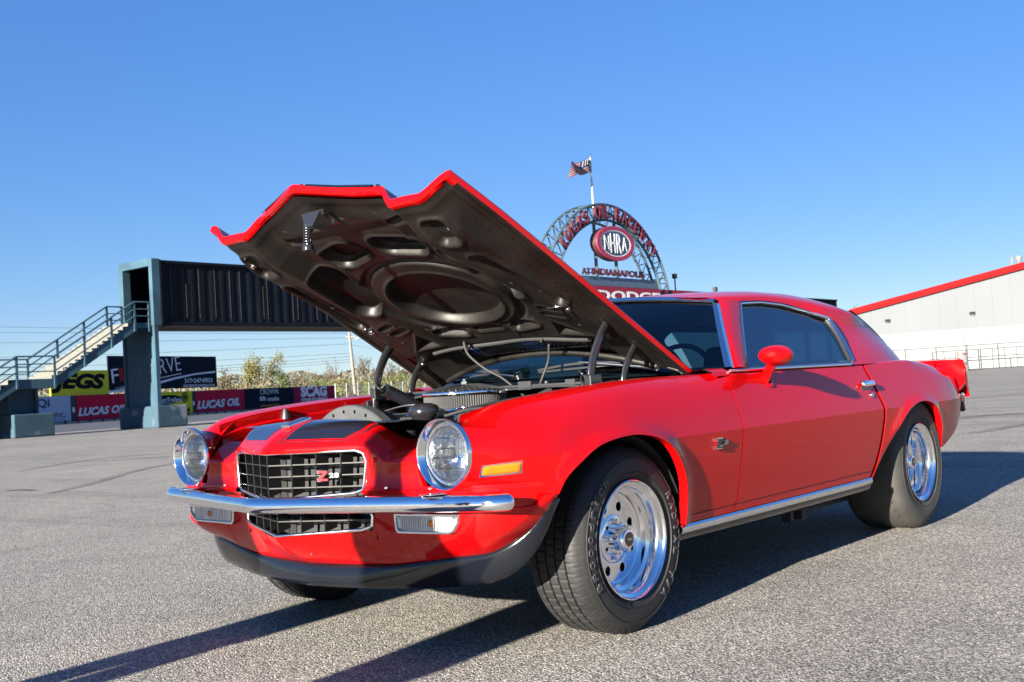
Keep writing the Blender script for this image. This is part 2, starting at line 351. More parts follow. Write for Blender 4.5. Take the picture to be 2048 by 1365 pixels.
mb = MB(); u, z = WP.uz(369, 795); mb.lathe([(.0, .008), (.60, .008), (.62, 0)], WP.P(u, z, .055), WP.n, 28); mb.build('wheel_emblem', LK, o)
mb = MB(); mb.lathe([(.38, .010), (.42, .012), (.46, .010)], WP.P(u, z, .06), WP.n, 28); mb.box(WP.P(u, z, .07), (.10, .02, .8)); mb.build('wheel_ring', BANY, o)
o = banner(390, 487, 780, BANR, 'right red LUCAS OIL banner beside the CROWN banner'); lucas(o, 438, 815, 86)
o = banner(487, 586, 773, BANK, 'dark CROWN lift trucks banner between red banners')
write(o, 'CROWN', LW, 538, 789, 36, 10.5, -.005, .0, spacing=1.05); write(o, 'lift', LW, 525.5, 802, 12, 9, .02); write(o, 'trucks', LW, 546, 802, 23, 8.4, .02); write(o, 'crown.jobs', LO, 540, 815.5, 38, 8, .01)
o = banner(586, 668, 770, BANM, 'maroon SCAG power equipment banner at the wall end')
write(o, 'SCAG', LW, 628, 794, 52, 22, .06); write(o, 'POWER EQUIPMENT', LW, 629, 804, 52, 8, .04)
for x, y in ((7, 828), (147, 820), (387, 807)):
    u, z = WP.uz(x, y); q = flatbox('wall_notice', WP, u-.16, u+.16, z-.25, z+.25, .03, .02, LW, wall)
# upper billboards on posts above the wall
BP2 = Plane(WP.o-WP.n*1.2, WP.d)
def board(x0, x1, yt0, yb0, m, label):
    u0, zt_ = BP2.uz(x0, yt0); u1 = BP2.uz(x1, yt0)[0]; zb_ = BP2.uz(x0, yb0)[1]
    o = flatbox('billboard', BP2, u0, u1, zb_, zt_, .05, .12, m); tag(o, label, 'billboard')
    for k in range(4):
        u = u0+(u1-u0)*(.08+.84*k/3); flatbox('billboard_post', BP2, u-.1, u+.1, 0, zt_-.1, -.09, .12, mat('post_brown', (.12, .08, .06), .8), o)
    return o
o = board(99, 216, 742, 794, BANY, 'yellow JEGS billboard with heavy black letters beside the stairs'); write(o, 'JEGS', LK, 158, 787, 108, 40, .06, .22, pl=BP2, out=.06, rot=-.02)
o = board(214, 431, 712, 782, BANK, 'dark navy F1RST SERVE cleaning billboard behind the bridge column')
write(o, 'F', LW, 231, 766, 14, 28, .0, pl=BP2, out=.06, rot=.1); write(o, '1', LR, 243, 762, 7, 26, .03, pl=BP2, out=.062, rot=.1); write(o, 'RST S', LW, 277, 757, 54, 27, -.005, pl=BP2, out=.06, rot=.1); write(o, 'ERVE', LW, 334, 746, 58, 29, -.012, -.05, pl=BP2, out=.06, rot=.11)
write(o, 'CLEANING & RESTORATION', LW, 275, 772, 88, 7, 0, pl=BP2, out=.06, rot=.16)
write(o, '317•247•0933', LW, 397, 766, 56, 9, .01, pl=BP2, out=.06); write(o, 'FIRSTSERVECLEANING.COM', LW, 398, 774, 62, 5, .015, pl=BP2, out=.06)
poly_on(o, [(216, 782.5), (250, 778), (300, 768.5), (350, 755), (390, 747), (430, 742.5), (430, 746), (390, 750), (350, 759), (300, 773.5), (250, 783), (216, 787)], LW, .057, 'swoosh', BP2)
poly_on(o, [(314, 757), (362, 746.5), (362, 748), (314, 758.5)], LW, .058, 'underline', BP2)

# ================================================================== FOOTBRIDGE
def chipped_paint():
    m, N, L, b = node_mat('chipped_blue_paint'); g = N.new('ShaderNodeNewGeometry').outputs['Position']; n = N.new('ShaderNodeTexNoise'); n.inputs['Scale'].default_value = .9; n.inputs['Detail'].default_value = 7; L.new(g, n.inputs['Vector'])
    r = N.new('ShaderNodeValToRGB'); e = r.color_ramp.elements; e[0].position = .35; e[0].color = (.016, .045, .066, 1); e[1].position = .57; e[1].color = (.022, .056, .082, 1); k = e.new(.62); k.color = (.13, .145, .16, 1)
    L.new(n.outputs['Fac'], r.inputs[0]); L.new(r.outputs[0], b.inputs['Base Color']); b.inputs['Roughness'].default_value = .85; return m
FB = Plane(ground(291, 858), horizon_dir(2835))
STEEL = mat('bridge_steel', (.046, .098, .140), .7, spec=.15, vary=.22, vscale=.8); CLAD = mat('bridge_cladding', (.007, .011, .019), .7, spec=.1, vary=.3, vscale=.7); PLINTH = chipped_paint(); RUST = mat('rust_edge', (.040, .032, .028), .8)
TREADM = mat('stair_tread', (.15, .15, .135), .7, vary=.1)
uE, zTop = FB.uz(303, 520); zBot = FB.uz(303, 648)[1]; uEnd = FB.uz(1673, 601)[0]
# width of the tunnel from the end face
wB = 2.6
for k in range(100):
    q = FB.P(uE, zTop, -1.0-k*.05)-CAM
    if 1024+FPX*q.dot(CR)/q.dot(CF) < 243: wB = 1.0+k*.05; break
bridge = thing('footbridge', 'blue-grey covered footbridge with dark ribbed sides on steel columns', 'bridge', FB.P(uE, 0, 0))
def fbox(name, u0, u1, z0, z1, o0, o1, m, parent=bridge):
    mb = MB(); mb.hexa([FB.P(u, z, o_) for z in (z0, z1) for u, o_ in ((u0, o0), (u1, o0), (u1, o1), (u0, o1))]); return mb.build(name, m, parent)
for side, nm in ((0, 'side_cladding'), (-wB, 'side_cladding')):
    mb = MB(); G = []; n = int((uEnd-uE)/.15)
    for k in range(n+1):
        u = uE+.12+(uEnd-uE-.12)*k/n; ph = k % 4; out = (.0, .0, .022, .022)[ph]
        G.append([FB.P(u, zBot+.10, side+out*(1 if side == 0 else -1)), FB.P(u, zTop-.12, side+out*(1 if side == 0 else -1))])
    mb.grid(G); mb.build(nm, CLAD, bridge)
for k in range(0, 60):
    u = uE+1.0+k*.62+.25*math.sin(k*1.7)
    if u > uEnd-1: break
    if k % 3 == 2: continue
    fbox('rib_seam', u, u+.028, zBot+.3, zTop-.3-.8*(k % 4 == 1), .022, .034, RUST)
fbox('roof_plate', uE, uEnd, zTop-.14, zTop, -wB-.05, .12, CLAD); fbox('floor_girder', uE, uEnd, zBot-.12, zBot+.12, -wB-.05, .10, CLAD); fbox('edge_rail', uE, uEnd, zBot-.16, zBot-.121, -wB, .14, RUST)
t = .30
fbox('portal_post', uE-.12, uE+.30, zBot-.1, zTop+.06, -.12, .16, STEEL); fbox('portal_post', uE-.12, uE+.30, zBot-.1, zTop+.06, -wB-.1, -wB+.25, STEEL); fbox('portal_beam', uE-.13, uE+.2, zTop-.30, zTop+.08, -wB+.25, -.12, STEEL)
fbox('corner_trim', uE+.32, uE+.42, zBot, zTop+.03, .09, .13, RUST)
fbox('column_web', uE-.02, uE+.06, .9, zBot-.1, -wB+.1, -.05, STEEL); fbox('column_flange', uE-.1, uE+.12, .9, zBot-.12, -.05, .13, STEEL); fbox('column_flange', uE-.1, uE+.12, .9, zBot-.12, -wB-.05, -wB+.12, STEEL)
fbox('column_stiffener', uE-.06, uE+.10, 3.05, 3.12, -wB+.12, -.05, STEEL)
zP = FB.uz(300, 813)[1]
uP1 = FB.uz(333, 852)[0]
bevel(fbox('plinth', uE-.35, uE+1.35, 0, zP, -wB-.25, .45, PLINTH), .06)
# far supports hidden mostly behind the car
for f in (.48, .97):
    u = uE+(uEnd-uE)*f; fbox('column_flange', u-.3, u+.3, 0, zBot-.1, -.3, 0, STEEL); fbox('column_flange', u-.3, u+.3, 0, zBot-.1, -wB, -wB+.3, STEEL)
# stairs towards picture left
uT, zT_ = FB.uz(277, 640); uT = uE-.10; zT_ = zBot+.05
uA, zA = FB.uz(113, 757); uB = FB.uz(37, 760)[0]
near_o, far_o = -.15, -wB+.15
def flight(u0, z0, u1, z1, n):
    for o_ in (near_o, far_o):
        mb = MB(); d = .42
        mb.hexa([FB.P(u0, z0-d, o_), FB.P(u1, z1-d, o_), FB.P(u1, z1-d, o_-.10), FB.P(u0, z0-d, o_-.10), FB.P(u0, z0+.03, o_), FB.P(u1, z1+.03, o_), FB.P(u1, z1+.03, o_-.10), FB.P(u0, z0+.03, o_-.10)]); mb.build('stringer', STEEL, bridge)
    for k in range(n):
        u = u0+(u1-u0)*(k+.5)/n; z = z0+(z1-z0)*(k+1)/n+(0 if z1 > z0 else -(z1-z0)/n); w = abs(u1-u0)/n
        rise = abs(z1-z0)/n
        fbox('stair_tread', u-w*.55, u+w*.55, z-.06, z, far_o, near_o-.101, TREADM); fbox('stair_riser', u-w*.52, u-w*.46, z-rise, z-.061, far_o, near_o-.101, TREADM)
flight(uA, zA, uT-.9, zT_, 15); fbox('landing', uT-.9, uT, zT_-.25, zT_, far_o, near_o, STEEL)
fbox('landing', uB, uA, zA-.42, zA, far_o, near_o, STEEL)
slope = (zT_-zA)/(uT-.9-uA); u3 = uB-(zA-.05)/slope
flight(u3, .05, uB, zA, 12)
def rail(P, name='handrail', r=.045):
    mb = MB(); mb.tube(P, r, 6); mb.build(name, STEEL, bridge, 50)
hr = 1.02
for o_ in (near_o+.03, far_o-.03):
    for h in (hr, hr*.66, hr*.33):
        rail([FB.P(u3, .05+h, o_), FB.P(uB, zA+h, o_), FB.P(uA, zA+h, o_), FB.P(uT-.9, zT_+h, o_), FB.P(uT, zT_+h, o_)], r=.045 if h == hr else .032)
    for u, z in ((uB, zA), (uA, zA), (uA+(uT-.9-uA)*.36, zA+(zT_-zA)*.36), (uA+(uT-.9-uA)*.70, zA+(zT_-zA)*.70), (uT-.9, zT_), (uT-.1, zT_), (u3+(uB-u3)*.5, zA*.5)):
        mb = MB(); mb.hexa([FB.P(u+a, zz, o_+b_) for zz in (z-.42, z+hr) for a, b_ in ((-.05, -.03), (.05, -.03), (.05, .03), (-.05, .03))]); mb.build('rail_post', STEEL, bridge)
um = (uA+uB)/2-.2
fbox('column_web', um-.62, um+.5, .8, zA-.42, -wB*.5-.35, -wB*.5+.35, STEEL); fbox('column_flange', um-.75, um-.62, .8, zA-.42, -wB*.5-.5, -wB*.5+.5, STEEL); fbox('column_flange', um+.5, um+.63, .8, zA-.42, -wB*.5-.5, -wB*.5+.5, STEEL)
zP2 = FB.uz(80, 827)[1]
mb = MB(); bevel(fbox('plinth', um-.95, um+.95, 0, zP2, -wB+.2, -.05, PLINTH), .06)
# red sponsor panel on the bridge side
u0, u1 = FB.uz(1000, 570)[0], FB.uz(1442, 585)[0]
dp = flatbox('bridge_banner', FB, u0, u1, zBot+.2, zTop-.02, .16, .05, mat('panel_red', (.34, .035, .075), .8, spec=.1)); tag(dp, 'red DODGE panel fixed to the side of the footbridge', 'banner')
write(dp, 'DODGE', LW, 1258, 603, 124, 19, .028, 0, FB, .17, spacing=1.05)
for x in (1322, 1336):
    poly_on(dp, [(x-8, 602), (x-1, 602), (x+5, 581.5), (x-2, 581.5)], BANK, .17, 'slash', FB)
for k, (x, y) in enumerate(((1355, 563), (1435, 579))):
    u = FB.uz(x, y)[0]; fbox('floodlight', u-.18, u+.18, zTop+.15+(.9 if k == 0 else .0), zTop+.55+(.9 if k == 0 else 0), -.4, -.1, mat('lamp_grey', (.06, .06, .065), .7, spec=.1)); fbox('lamp_stand', u-.03, u+.03, zTop, zTop+.16+(.9 if k == 0 else 0), -.3, -.2, STEEL)
# ------------------------------------------------------------------ arch sign on the bridge
arch = thing('arch_sign', 'lattice steel arch sign with red LUCAS OIL RACEWAY letters on the footbridge', 'sign', FB.P(FB.uz(1215, 560)[0], zTop, 0))
ARCH = mat('arch_steel', (.055, .090, .115), .5, vary=.1); SIGR = mat('sign_red', (.17, .014, .040), .5); SIGRd = mat('sign_side', (.06, .015, .02), .6)
pa, pb, pc = (np.array(FB.uz(x, y)) for x, y in ((1108, 491), (1201, 409), (1335, 572)))
Am = np.array([[2*(pb-pa)[0], 2*(pb-pa)[1]], [2*(pc-pa)[0], 2*(pc-pa)[1]]]); cc = np.linalg.solve(Am, np.array([pb@pb-pa@pa, pc@pc-pa@pa])); RO = float(np.hypot(*(pb-cc)))
RI = RO-abs(FB.uz(1207, 409)[1]-FB.uz(1207, 440)[1])
a0 = math.asin(max(-1, min(1, (zTop-cc[1])/RO)))
def arcP(r, a, o_): return FB.P(cc[0]+r*math.cos(a), cc[1]+r*math.sin(a), o_)
AN = lin(a0, math.pi-a0, 44)
for o_ in (.0, -1.35):
    for r in (RO, RI):
        mb = MB(); mb.tube([arcP(r, a, o_) for a in AN], .11, 6); mb.build('arch_chord', ARCH, arch, 60)
    for k in range(0, 44):
        mb = MB(); a, b_ = AN[k], AN[k+1]; mb.tube([arcP(RO if k % 2 else RI, a, o_), arcP(RI if k % 2 else RO, b_, o_)], .045, 5); mb.build('lattice_bar', ARCH, arch)
for k in range(0, 45, 2):
    mb = MB(); mb.tube([arcP(RO, AN[k], 0), arcP(RO, AN[k], -1.35)], .04, 5); mb.build('cross_bar', ARCH, arch)
def ang(x, y): u, z = FB.uz(x, y); return math.atan2(z-cc[1], u-cc[0])
aL, aR = ang(1122, 492), ang(1311, 508)
txt = 'LUCAS OIL RACEWAY'; wid = {'I': .55, ' ': .75, 'W': 1.25, 'L': .85}; tot = sum(wid.get(c_, 1) for c_ in txt); acc = 0; rm_ = (RO+RI)/2
lh = (RO-RI)*.78
for c_ in txt:
    w_ = wid.get(c_, 1); a = aL+(aR-aL)*(acc+w_/2)/tot; acc += w_
    if c_ == ' ': continue
    M = frame(FB.P(cc[0]+rm_*math.cos(a), cc[1]+rm_*math.sin(a), .22), FB.d*math.sin(a)-Vector((0, 0, math.cos(a))), FB.d*math.cos(a)+Vector((0, 0, math.sin(a))))
    lw = abs(aL-aR)*rm_*w_/tot*.80
    text_mesh('letter', c_, [SIGR], arch, M @ Matrix.Translation((0, -lh/2, .06)), lw, lh, .015, 0, .04)
    text_mesh('letter_side', c_, [SIGRd], arch, M @ Matrix.Translation((-.05, -lh/2-.03, -.06)), lw*1.02, lh*1.02, .02, 0, .20)
for x in (1196, 1236):
    ux = FB.uz(x, 500)[0]; mb = MB(); zt_ = cc[1]+math.sqrt(max(.1, RI**2-(ux-cc[0])**2)); mb.tube([FB.P(ux, zTop, -.25), FB.P(ux, zt_, -.25)], .13, 6); mb.build('sign_post', ARCH, arch)
fbox('sign_base', FB.uz(1150, 560)[0], FB.uz(1322, 560)[0], zTop, zTop+.75, -.6, -.1, mat('sign_base_blue', (.10, .16, .24), .6), arch)
# oval
ova = thing('oval_sign', 'round red and navy NHRA sign hanging inside the arch', 'sign', FB.P(FB.uz(1221, 488)[0], zTop, 0))
cu, cz = FB.uz(1222, 489); ru = (FB.uz(1259, 489)[0]-FB.uz(1185, 489)[0])/2; rz = (FB.uz(1222, 455)[1]-FB.uz(1222, 523)[1])/2
def oval(k, j=None): return [(ru*k*math.cos(a), rz*(j or k)*math.sin(a)) for a in lin(0, 2*math.pi, 48)[:-1]]
Mo = lm(FB, cu, cz, .10)
curve_mesh('sign_body', [oval(1)], .60, SIGRd, ova, Mo); curve_mesh('red_ring', [oval(1.0), oval(.82, .78)], .05, mat('sign_bright_red', (.42, .03, .09), .5), ova, Mo @ Matrix.Translation((0, 0, .33)), .02)
curve_mesh('white_ring', [oval(.83, .79), oval(.77, .72)], .05, LW, ova, Mo @ Matrix.Translation((0, 0, .335))); curve_mesh('blue_field', [oval(.78, .73)], .05, mat('sign_blue', (.03, .09, .17), .5), ova, Mo @ Matrix.Translation((0, 0, .325)))
for c_, x, hh in zip('NHRA', (-.48, -.16, .17, .47), (.80, 1.12, 1.12, .80)):
    text_mesh('sign_letter', c_, LW, ova, Mo @ Matrix.Translation((ru*x, -rz*hh*.5, .36)), ru*.25, rz*hh, -.005, 0, .03)
lt = thing('name_sign', 'red AT INDIANAPOLIS lettering standing under the round sign', 'sign', FB.P(FB.uz(1227, 556)[0], zTop, 0))
for tx, xc, ww, yy in (('AT', 1172.5, 17, 549.5), ('INDIANAPOLIS', 1238, 104, 553.5)):
    write(lt, tx, SIGRd, xc-.8, yy+.5, ww, 14, .03, 0, FB, .02, nm='letters_side'); write(lt, tx, SIGR, xc, yy, ww, 13, .015, 0, FB, .06, nm='letters')
fbox('letter_rail', FB.uz(1165, 552)[0], FB.uz(1292, 552)[0], zTop+.95, zTop+1.02, -.1, -.02, ARCH, lt)
# flag on its pole
fl = thing('flagpole', 'tall white flagpole on the arch flying a striped national flag', 'flag', FB.P(FB.uz(1197, 407)[0], zTop, -wB/2))
uf, zf0 = FB.uz(1197, 407); zf1 = FB.uz(1190, 312)[1]
mb = MB(); mb.tube([FB.P(uf, zf0-.3, -.5), FB.P(uf, zf1, -.5)], [.09, .05], 8); mb.build('pole', mat('pole_white', (.4, .4, .4), .5), fl, 60)
mb = MB(); mb.lathe([(.13*math.sin(math.pi*k/8), -.13*math.cos(math.pi*k/8)) for k in range(9)], FB.P(uf, zf1+.1, -.5), (0, 0, 1), 12); mb.build('finial', CHROME, fl, 60)
FLR = mat('flag_red', (.22, .01, .03), .7); FLW = mat('flag_white', (.30, .29, .30), .7); FLB = mat('flag_blue', (.02, .03, .12), .7)
fw = abs(FB.uz(1190, 320)[0]-FB.uz(1146, 340)[0]); fh = FB.uz(1190, 320)[1]-FB.uz(1190, 345)[1]
V = []; F = []; I = []; nc = 26
for r in range(14):
    for c_ in range(nc+1):
        t_ = c_/nc; sag = -.62*fh*t_**1.2; V.append(FB.P(uf-.08-fw*t_*(1-.05*math.sin(t_*3)), zf1-.25-fh*r/13+sag+.10*math.sin(t_*9+r*.15), -.5+.35*math.sin(t_*8+r*.12)*t_**.5))
for r in range(13):
    for c_ in range(nc):
        F.append((r*(nc+1)+c_, r*(nc+1)+c_+1, (r+1)*(nc+1)+c_+1, (r+1)*(nc+1)+c_)); I.append(2 if (r < 7 and c_ < nc*.4) else r % 2)
fo = obj('flag', V, F, [FLR, FLW, FLB], fl, 180, I)
mb = MB()
for r in range(5):
    for c_ in range(5):
        i = (1+int(r*1.2))*(nc+1)+1+c_*2; mb.box(Vector(V[i])+FB.n*.03, (.07, .07, .07))
mb.build('flag_stars', FLW, fo)

# ================================================================== RIGHT-HAND BUILDING, FENCE
bd = horizon_dir(2047)*103.0-horizon_dir(1742)*110.0
b0 = ground(1742, 748); b0 = CAM+horizon_dir(1742)*(112.0); b0.z = 0
RP = Plane(b0, bd)
ub0, ze = RP.uz(1710, 626); ub1, zr_ = RP.uz(2130, 512); zg_ = RP.uz(1742, 672)[1]; ub2 = ub1+(ub1-ub0)
hall = thing('white_hall', 'large white gabled hall with red roof trim behind the right-hand fence', 'building', RP.P(ub0, 0, 0))
WPAN = mat('white_wall_panel', (.158, .170, .188), .8, spec=.1, vary=.03, vscale=.2); WBLK = mat('white_block', (.25, .258, .27), .8, spec=.1, vary=.03, vscale=.5); REDT = mat('red_roof_trim', (.20, .008, .010), .8, spec=.05)
def zroof(u): return ze+(zr_-ze)*(u-ub0)/(ub1-ub0) if u <= ub1 else zr_-(zr_-ze)*(u-ub1)/(ub1-ub0)
us = lin(ub0, ub2, 24)
for ua, uc in zip(us, us[1:]):
    mb = MB(); zc_ = [min(zg_+.01, 9)]; mb.hexa([RP.P(ua+.003, zg_+.01, -.2), RP.P(uc-.003, zg_+.01, -.2), RP.P(uc-.003, zg_+.01, 0), RP.P(ua+.003, zg_+.01, 0), RP.P(ua+.003, zroof(ua), -.2), RP.P(uc-.003, zroof(uc), -.2), RP.P(uc-.003, zroof(uc), 0), RP.P(ua+.003, zroof(ua), 0)]); mb.build('wall_panel', WPAN, hall)
n = 9; hh = zg_/n
for k in range(n): flatbox('block_course', RP, ub0, ub2, k*hh+.012, (k+1)*hh, .06, .3, WBLK, hall)
flatbox('wall_core', RP, ub0+.05, ub2-.05, 0, ze-.1, -.15, 40, WPAN, hall)
for (ua, za, uc, zc2) in ((ub0-.5, zroof(ub0)-.10, ub1, zr_), (ub1, zr_, ub2+.5, zroof(ub2)-.10)):
    mb = MB(); mb.hexa([RP.P(ua, za-.02, -40), RP.P(uc, zc2-.02, -40), RP.P(uc, zc2-.02, .45), RP.P(ua, za-.02, .45), RP.P(ua, za+.44, -40), RP.P(uc, zc2+.44, -40), RP.P(uc, zc2+.44, .45), RP.P(ua, za+.44, .45)]); mb.build('roof', REDT, hall)
    mb = MB(); mb.hexa([RP.P(ua, za-.2, .2), RP.P(uc, zc2-.2, .2), RP.P(uc, zc2-.2, .40), RP.P(ua, za-.2, .40), RP.P(ua, za-.03, .2), RP.P(uc, zc2-.03, .2), RP.P(uc, zc2-.03, .40), RP.P(ua, za-.03, .40)]); mb.build('fascia', REDT, hall)
for x, y in ((1776, 642), (1945, 627)):
    u, z = RP.uz(x, y); q = flatbox('wall_lamp', RP, u-.24, u+.24, z-.14, z+.14, .25, .25, mat('lamp_bronze', (.030, .028, .024), .8, spec=.1), hall); flatbox('lamp_lens', RP, u-.2, u+.2, z-.19, z-.141, .2, .16, GREYP, q)
u, z = RP.uz(2036, 527)
mb = MB(); mb.lathe([(.0, .5), (.25, .42), (.32, .2), (.25, .0), (.1, -.4)], RP.P(u, z+.35, -1), (0, 0, 1), 16); mb.build('roof_vent', mat('drum_white', (.20, .20, .21), .8, spec=.1), hall, 60)
mb = MB(); mb.tube([RP.P(u-.6, z-.3, -1), RP.P(u-.6, z+.75, -1)], .10, 8); mb.build('roof_pipe', mat('drum_white', (.20, .20, .21), .8, spec=.1), hall, 60)
u, z = RP.uz(1842, 668)
for x in (1768, 1931):
    u = RP.uz(x, 700)[0]; mb = MB(); mb.tube([RP.P(u, 0, .12), RP.P(u, zg_-.2, .12)], .035, 6); mb.build('downpipe', WPAN, hall)
FP = Plane(RP.P(0, 0, 6.0), RP.d); FEN_M = mat('fence_steel', (.025, .03, .033), .6)
fence = thing('rail_fence', 'grey steel pipe fence in front of the white hall', 'fence', FP.P(FP.uz(1800, 745)[0], 0, 0))
zf_ = FP.uz(1900, 694)[1]
ufl, ufr = FP.uz(1700, 700)[0], FP.uz(2160, 700)[0]
for z in (zf_, zf_*.52): 
    mb = MB(); mb.tube([FP.P(ufl, z, 0), FP.P(ufr, z, 0)], .035, 6); mb.build('fence_rail', FEN_M, fence)
for k in range(9):
    u = FP.uz(1748+62*k, 700)[0]; mb = MB(); mb.tube([FP.P(u, 0, 0), FP.P(u, zf_+.05, 0)], .045, 6); mb.build('fence_post', FEN_M, fence)
GP = Plane(FP.P(0, 0, 2.0), RP.d)
for (xa, xb, lab, n) in ((1866, 1958, 'pipe gate leaf with dark frame left of the gate post', 4), (1962, 2110, 'long pipe gate leaf at the right picture edge', 6)):
    ua, uc = GP.uz(xa, 720)[0], GP.uz(xb, 720)[0]; zt2 = GP.uz(1958, 699)[1]; gt = thing('pipe_gate', lab, 'gate', GP.P(ua, 0, 0), 'gates in front of the white hall')
    for z in (.12, zt2*.5, zt2):
        mb = MB(); mb.tube([GP.P(ua, z, 0), GP.P(uc, z, 0)], .035 if z != zt2*.5 else .018, 6); mb.build('gate_rail', FEN_M, gt)
    for k in range(n+1):
        u = ua+(uc-ua)*k/n; mb = MB(); mb.tube([GP.P(u, .12 if 0 < k < n else .02, 0), GP.P(u, zt2, 0)], .03 if 0 < k < n else .05, 6); mb.build('gate_bar', FEN_M, gt)
# stack of white barrels by the gate
DP = Plane(GP.P(0, 0, 1.2), RP.d); zb_ = DP.uz(1925, 704)[1]; nb = 4
BRR = mat('barrel_label', (.10, .02, .025), .6)
ubc = DP.uz(1926, 730)[0]; rb = (DP.uz(1937, 730)[0]-DP.uz(1914, 730)[0])/2
for k in range(nb):
    h0 = zb_*k/nb; hb_ = zb_/nb; t_ = thing('barrel', ['lowest white drum of the stack by the gate', 'second white drum from the ground in the stack by the gate', 'third white drum from the ground in the stack by the gate', 'topmost white drum of the stack by the gate'][k], 'barrel', DP.P(ubc, h0, 0), 'white drums stacked by the gate')
    mb = MB(); mb.lathe([(0, 0), (rb*.96, 0), (rb, .03), (rb*.95, hb_*.3), (rb, hb_*.33), (rb*.95, hb_*.36), (rb*.95, hb_*.66), (rb, hb_*.69), (rb*.97, hb_-.02), (0, hb_-.004)], DP.P(ubc, h0, 0), (0, 0, 1), 24); mb.build('drum', mat('drum_white', (.20, .20, .21), .8, spec=.1), t_, 40)
    mb = MB(); a0_ = (-.55, .5)[k % 2]
    G = [[DP.P(ubc+math.sin(a0_+a)*(rb+.012), h0+z, math.cos(a0_+a)*(rb+.012)) for a in lin(-.33, .33, 6)] for z in (hb_*.38, hb_*.66)]
    mb.grid(G); mb.build('drum_label', BRR, t_)

# ================================================================== POLE, WIRES, TREES, FAR FENCE
WOOD = mat('pole_wood', (.22, .20, .175), .85, vary=.15, vscale=.8)
pb_ = CAM+horizon_dir(711)*165.0; pb_.z = 0
PP = Plane(pb_, CR); up_ = 0
zpt = PP.uz(697, 654)[1]; utop = PP.uz(697, 654)[0]; ubt = PP.uz(712, 797)[0]
pole = thing('utility_pole', 'pale wooden utility pole with crossarm and street lamp behind the banners', 'pole', PP.P(ubt, 0, 0))
mb = MB(); mb.tube([PP.P(ubt, 0, 0), PP.P(utop, zpt+.5, 0)], [.30, .17], 10); mb.build('mast', WOOD, pole, 60)
uc_, zc_ = PP.uz(699, 660); mb = MB(); mb.hexa([PP.P(uc_+a, zc_+z, o_) for z in (-.1, .1) for a, o_ in ((-1.1, -.1), (1.1, -.1), (1.1, .1), (-1.1, .1))]); mb.build('crossarm', WOOD, pole)
uc2, zc2 = PP.uz(701, 674); mb = MB(); mb.hexa([PP.P(uc2+a, zc2+z, o_) for z in (-.1, .1) for a, o_ in ((-.75, -.1), (.75, -.1), (.75, .1), (-.75, .1))]); mb.build('crossarm', WOOD, pole)
ul, zl = PP.uz(716, 678); mb = MB(); mb.tube(crom([tuple(PP.P(PP.uz(702, 680)[0], zl-.1, .1)), tuple(PP.P((uc2+ul)/2, zl+.15, .3)), tuple(PP.P(ul, zl+.05, .4))], 4), .05, 6); mb.build('lamp_arm', TRIM, pole)
mb = MB(); mb.lathe([(.0, .18), (.25, .1), (.38, -.05), (.2, -.16), (0, -.18)], PP.P(ul, zl, .4), (0, 0, 1), 14); mb.build('lamp_head', WHITE, pole, 60)
for a in (-1.0, -.5, .5, 1.0):
    mb = MB(); mb.tube([PP.P(uc_+a, zc_+.1, 0), PP.P(uc_+a, zc_+.32, 0)], .06, 6); mb.build('insulator', GREYP, pole)
WIRE = mat('wire', (.012, .013, .016), .9, spec=.05)
for k, (ya, yb, yc2, x1) in enumerate(((653, 660, 663, 697), (664, 668, 667, 697), (686, 683, 676, 697), (714, 708, 688, 700), (737, 728, 707, 702), (752, 743, 713, 703), (757, 748, 719, 704), (762, 754, 724, 704))):
    P = []
    for t_ in lin(0, 1, 24):
        x = -150+(x1+150)*t_; y = ya+(yc2-ya)*(-.15+1.15*t_)+(yb-(ya+yc2)/2)*4*t_*(1-t_)*.6; u, z = PP.uz(x, y); P.append(PP.P(u, z, 0))
    mb = MB(); mb.tube(P, .026, 4); o = mb.build('power_line', WIRE); tag(o, 'thin overhead cable running to the utility pole, %s of eight' % ('first', 'second', 'third', 'fourth', 'fifth', 'sixth', 'seventh', 'lowest')[k]+' from the top', 'cable', 'overhead cables left of the utility pole')
for k, (p, q) in enumerate((((704, 690), (800, 700)), ((703, 775), (560, 768)))):
    P = [PP.P(*PP.uz(p[0]+(q[0]-p[0])*t_, p[1]+(q[1]-p[1])*t_+4*3*t_*(1-t_)), 0) for t_ in lin(0, 1, 12)]
    mb = MB(); mb.tube(P, .02, 4); o = mb.build('power_line', WIRE); tag(o, ('overhead cable leaving the utility pole towards the hood', 'low guy cable from the utility pole above the CROWN banner')[k], 'cable')
# trees
BARK = mat('bark', (.16, .13, .10), .9, vary=.2, vscale=2)
def leafmat(name, c): return mat(name, c, .7, vary=.45, vscale=.35, vec='POS')
L1 = leafmat('leaf_yellow_green', (.15, .135, .04)); L2 = leafmat('leaf_fresh_green', (.10, .14, .026)); L3 = leafmat('leaf_olive', (.11, .09, .05)); L4 = leafmat('leaf_dark_green', (.05, .08, .025))
def rnd_dir(): 
    v = Vector((random.gauss(0, 1), random.gauss(0, 1), random.gauss(0, 1))); return v.normalized()
def quads(C, size, seed):
    r = np.random.default_rng(seed); n = len(C); C = np.array(C); a = r.normal(size=(n, 3)); a /= np.linalg.norm(a, axis=1)[:, None]; b = r.normal(size=(n, 3)); b -= a*(a*b).sum(1)[:, None]; b /= np.linalg.norm(b, axis=1)[:, None]
    s = (size*r.uniform(.5, 1.3, n))[:, None]
    V = np.stack([C-a*s, C+b*s*.6, C+a*s, C-b*s*.6], 1).reshape(-1, 3); F = [(4*i, 4*i+1, 4*i+2, 4*i+3) for i in range(n)]; return V, F
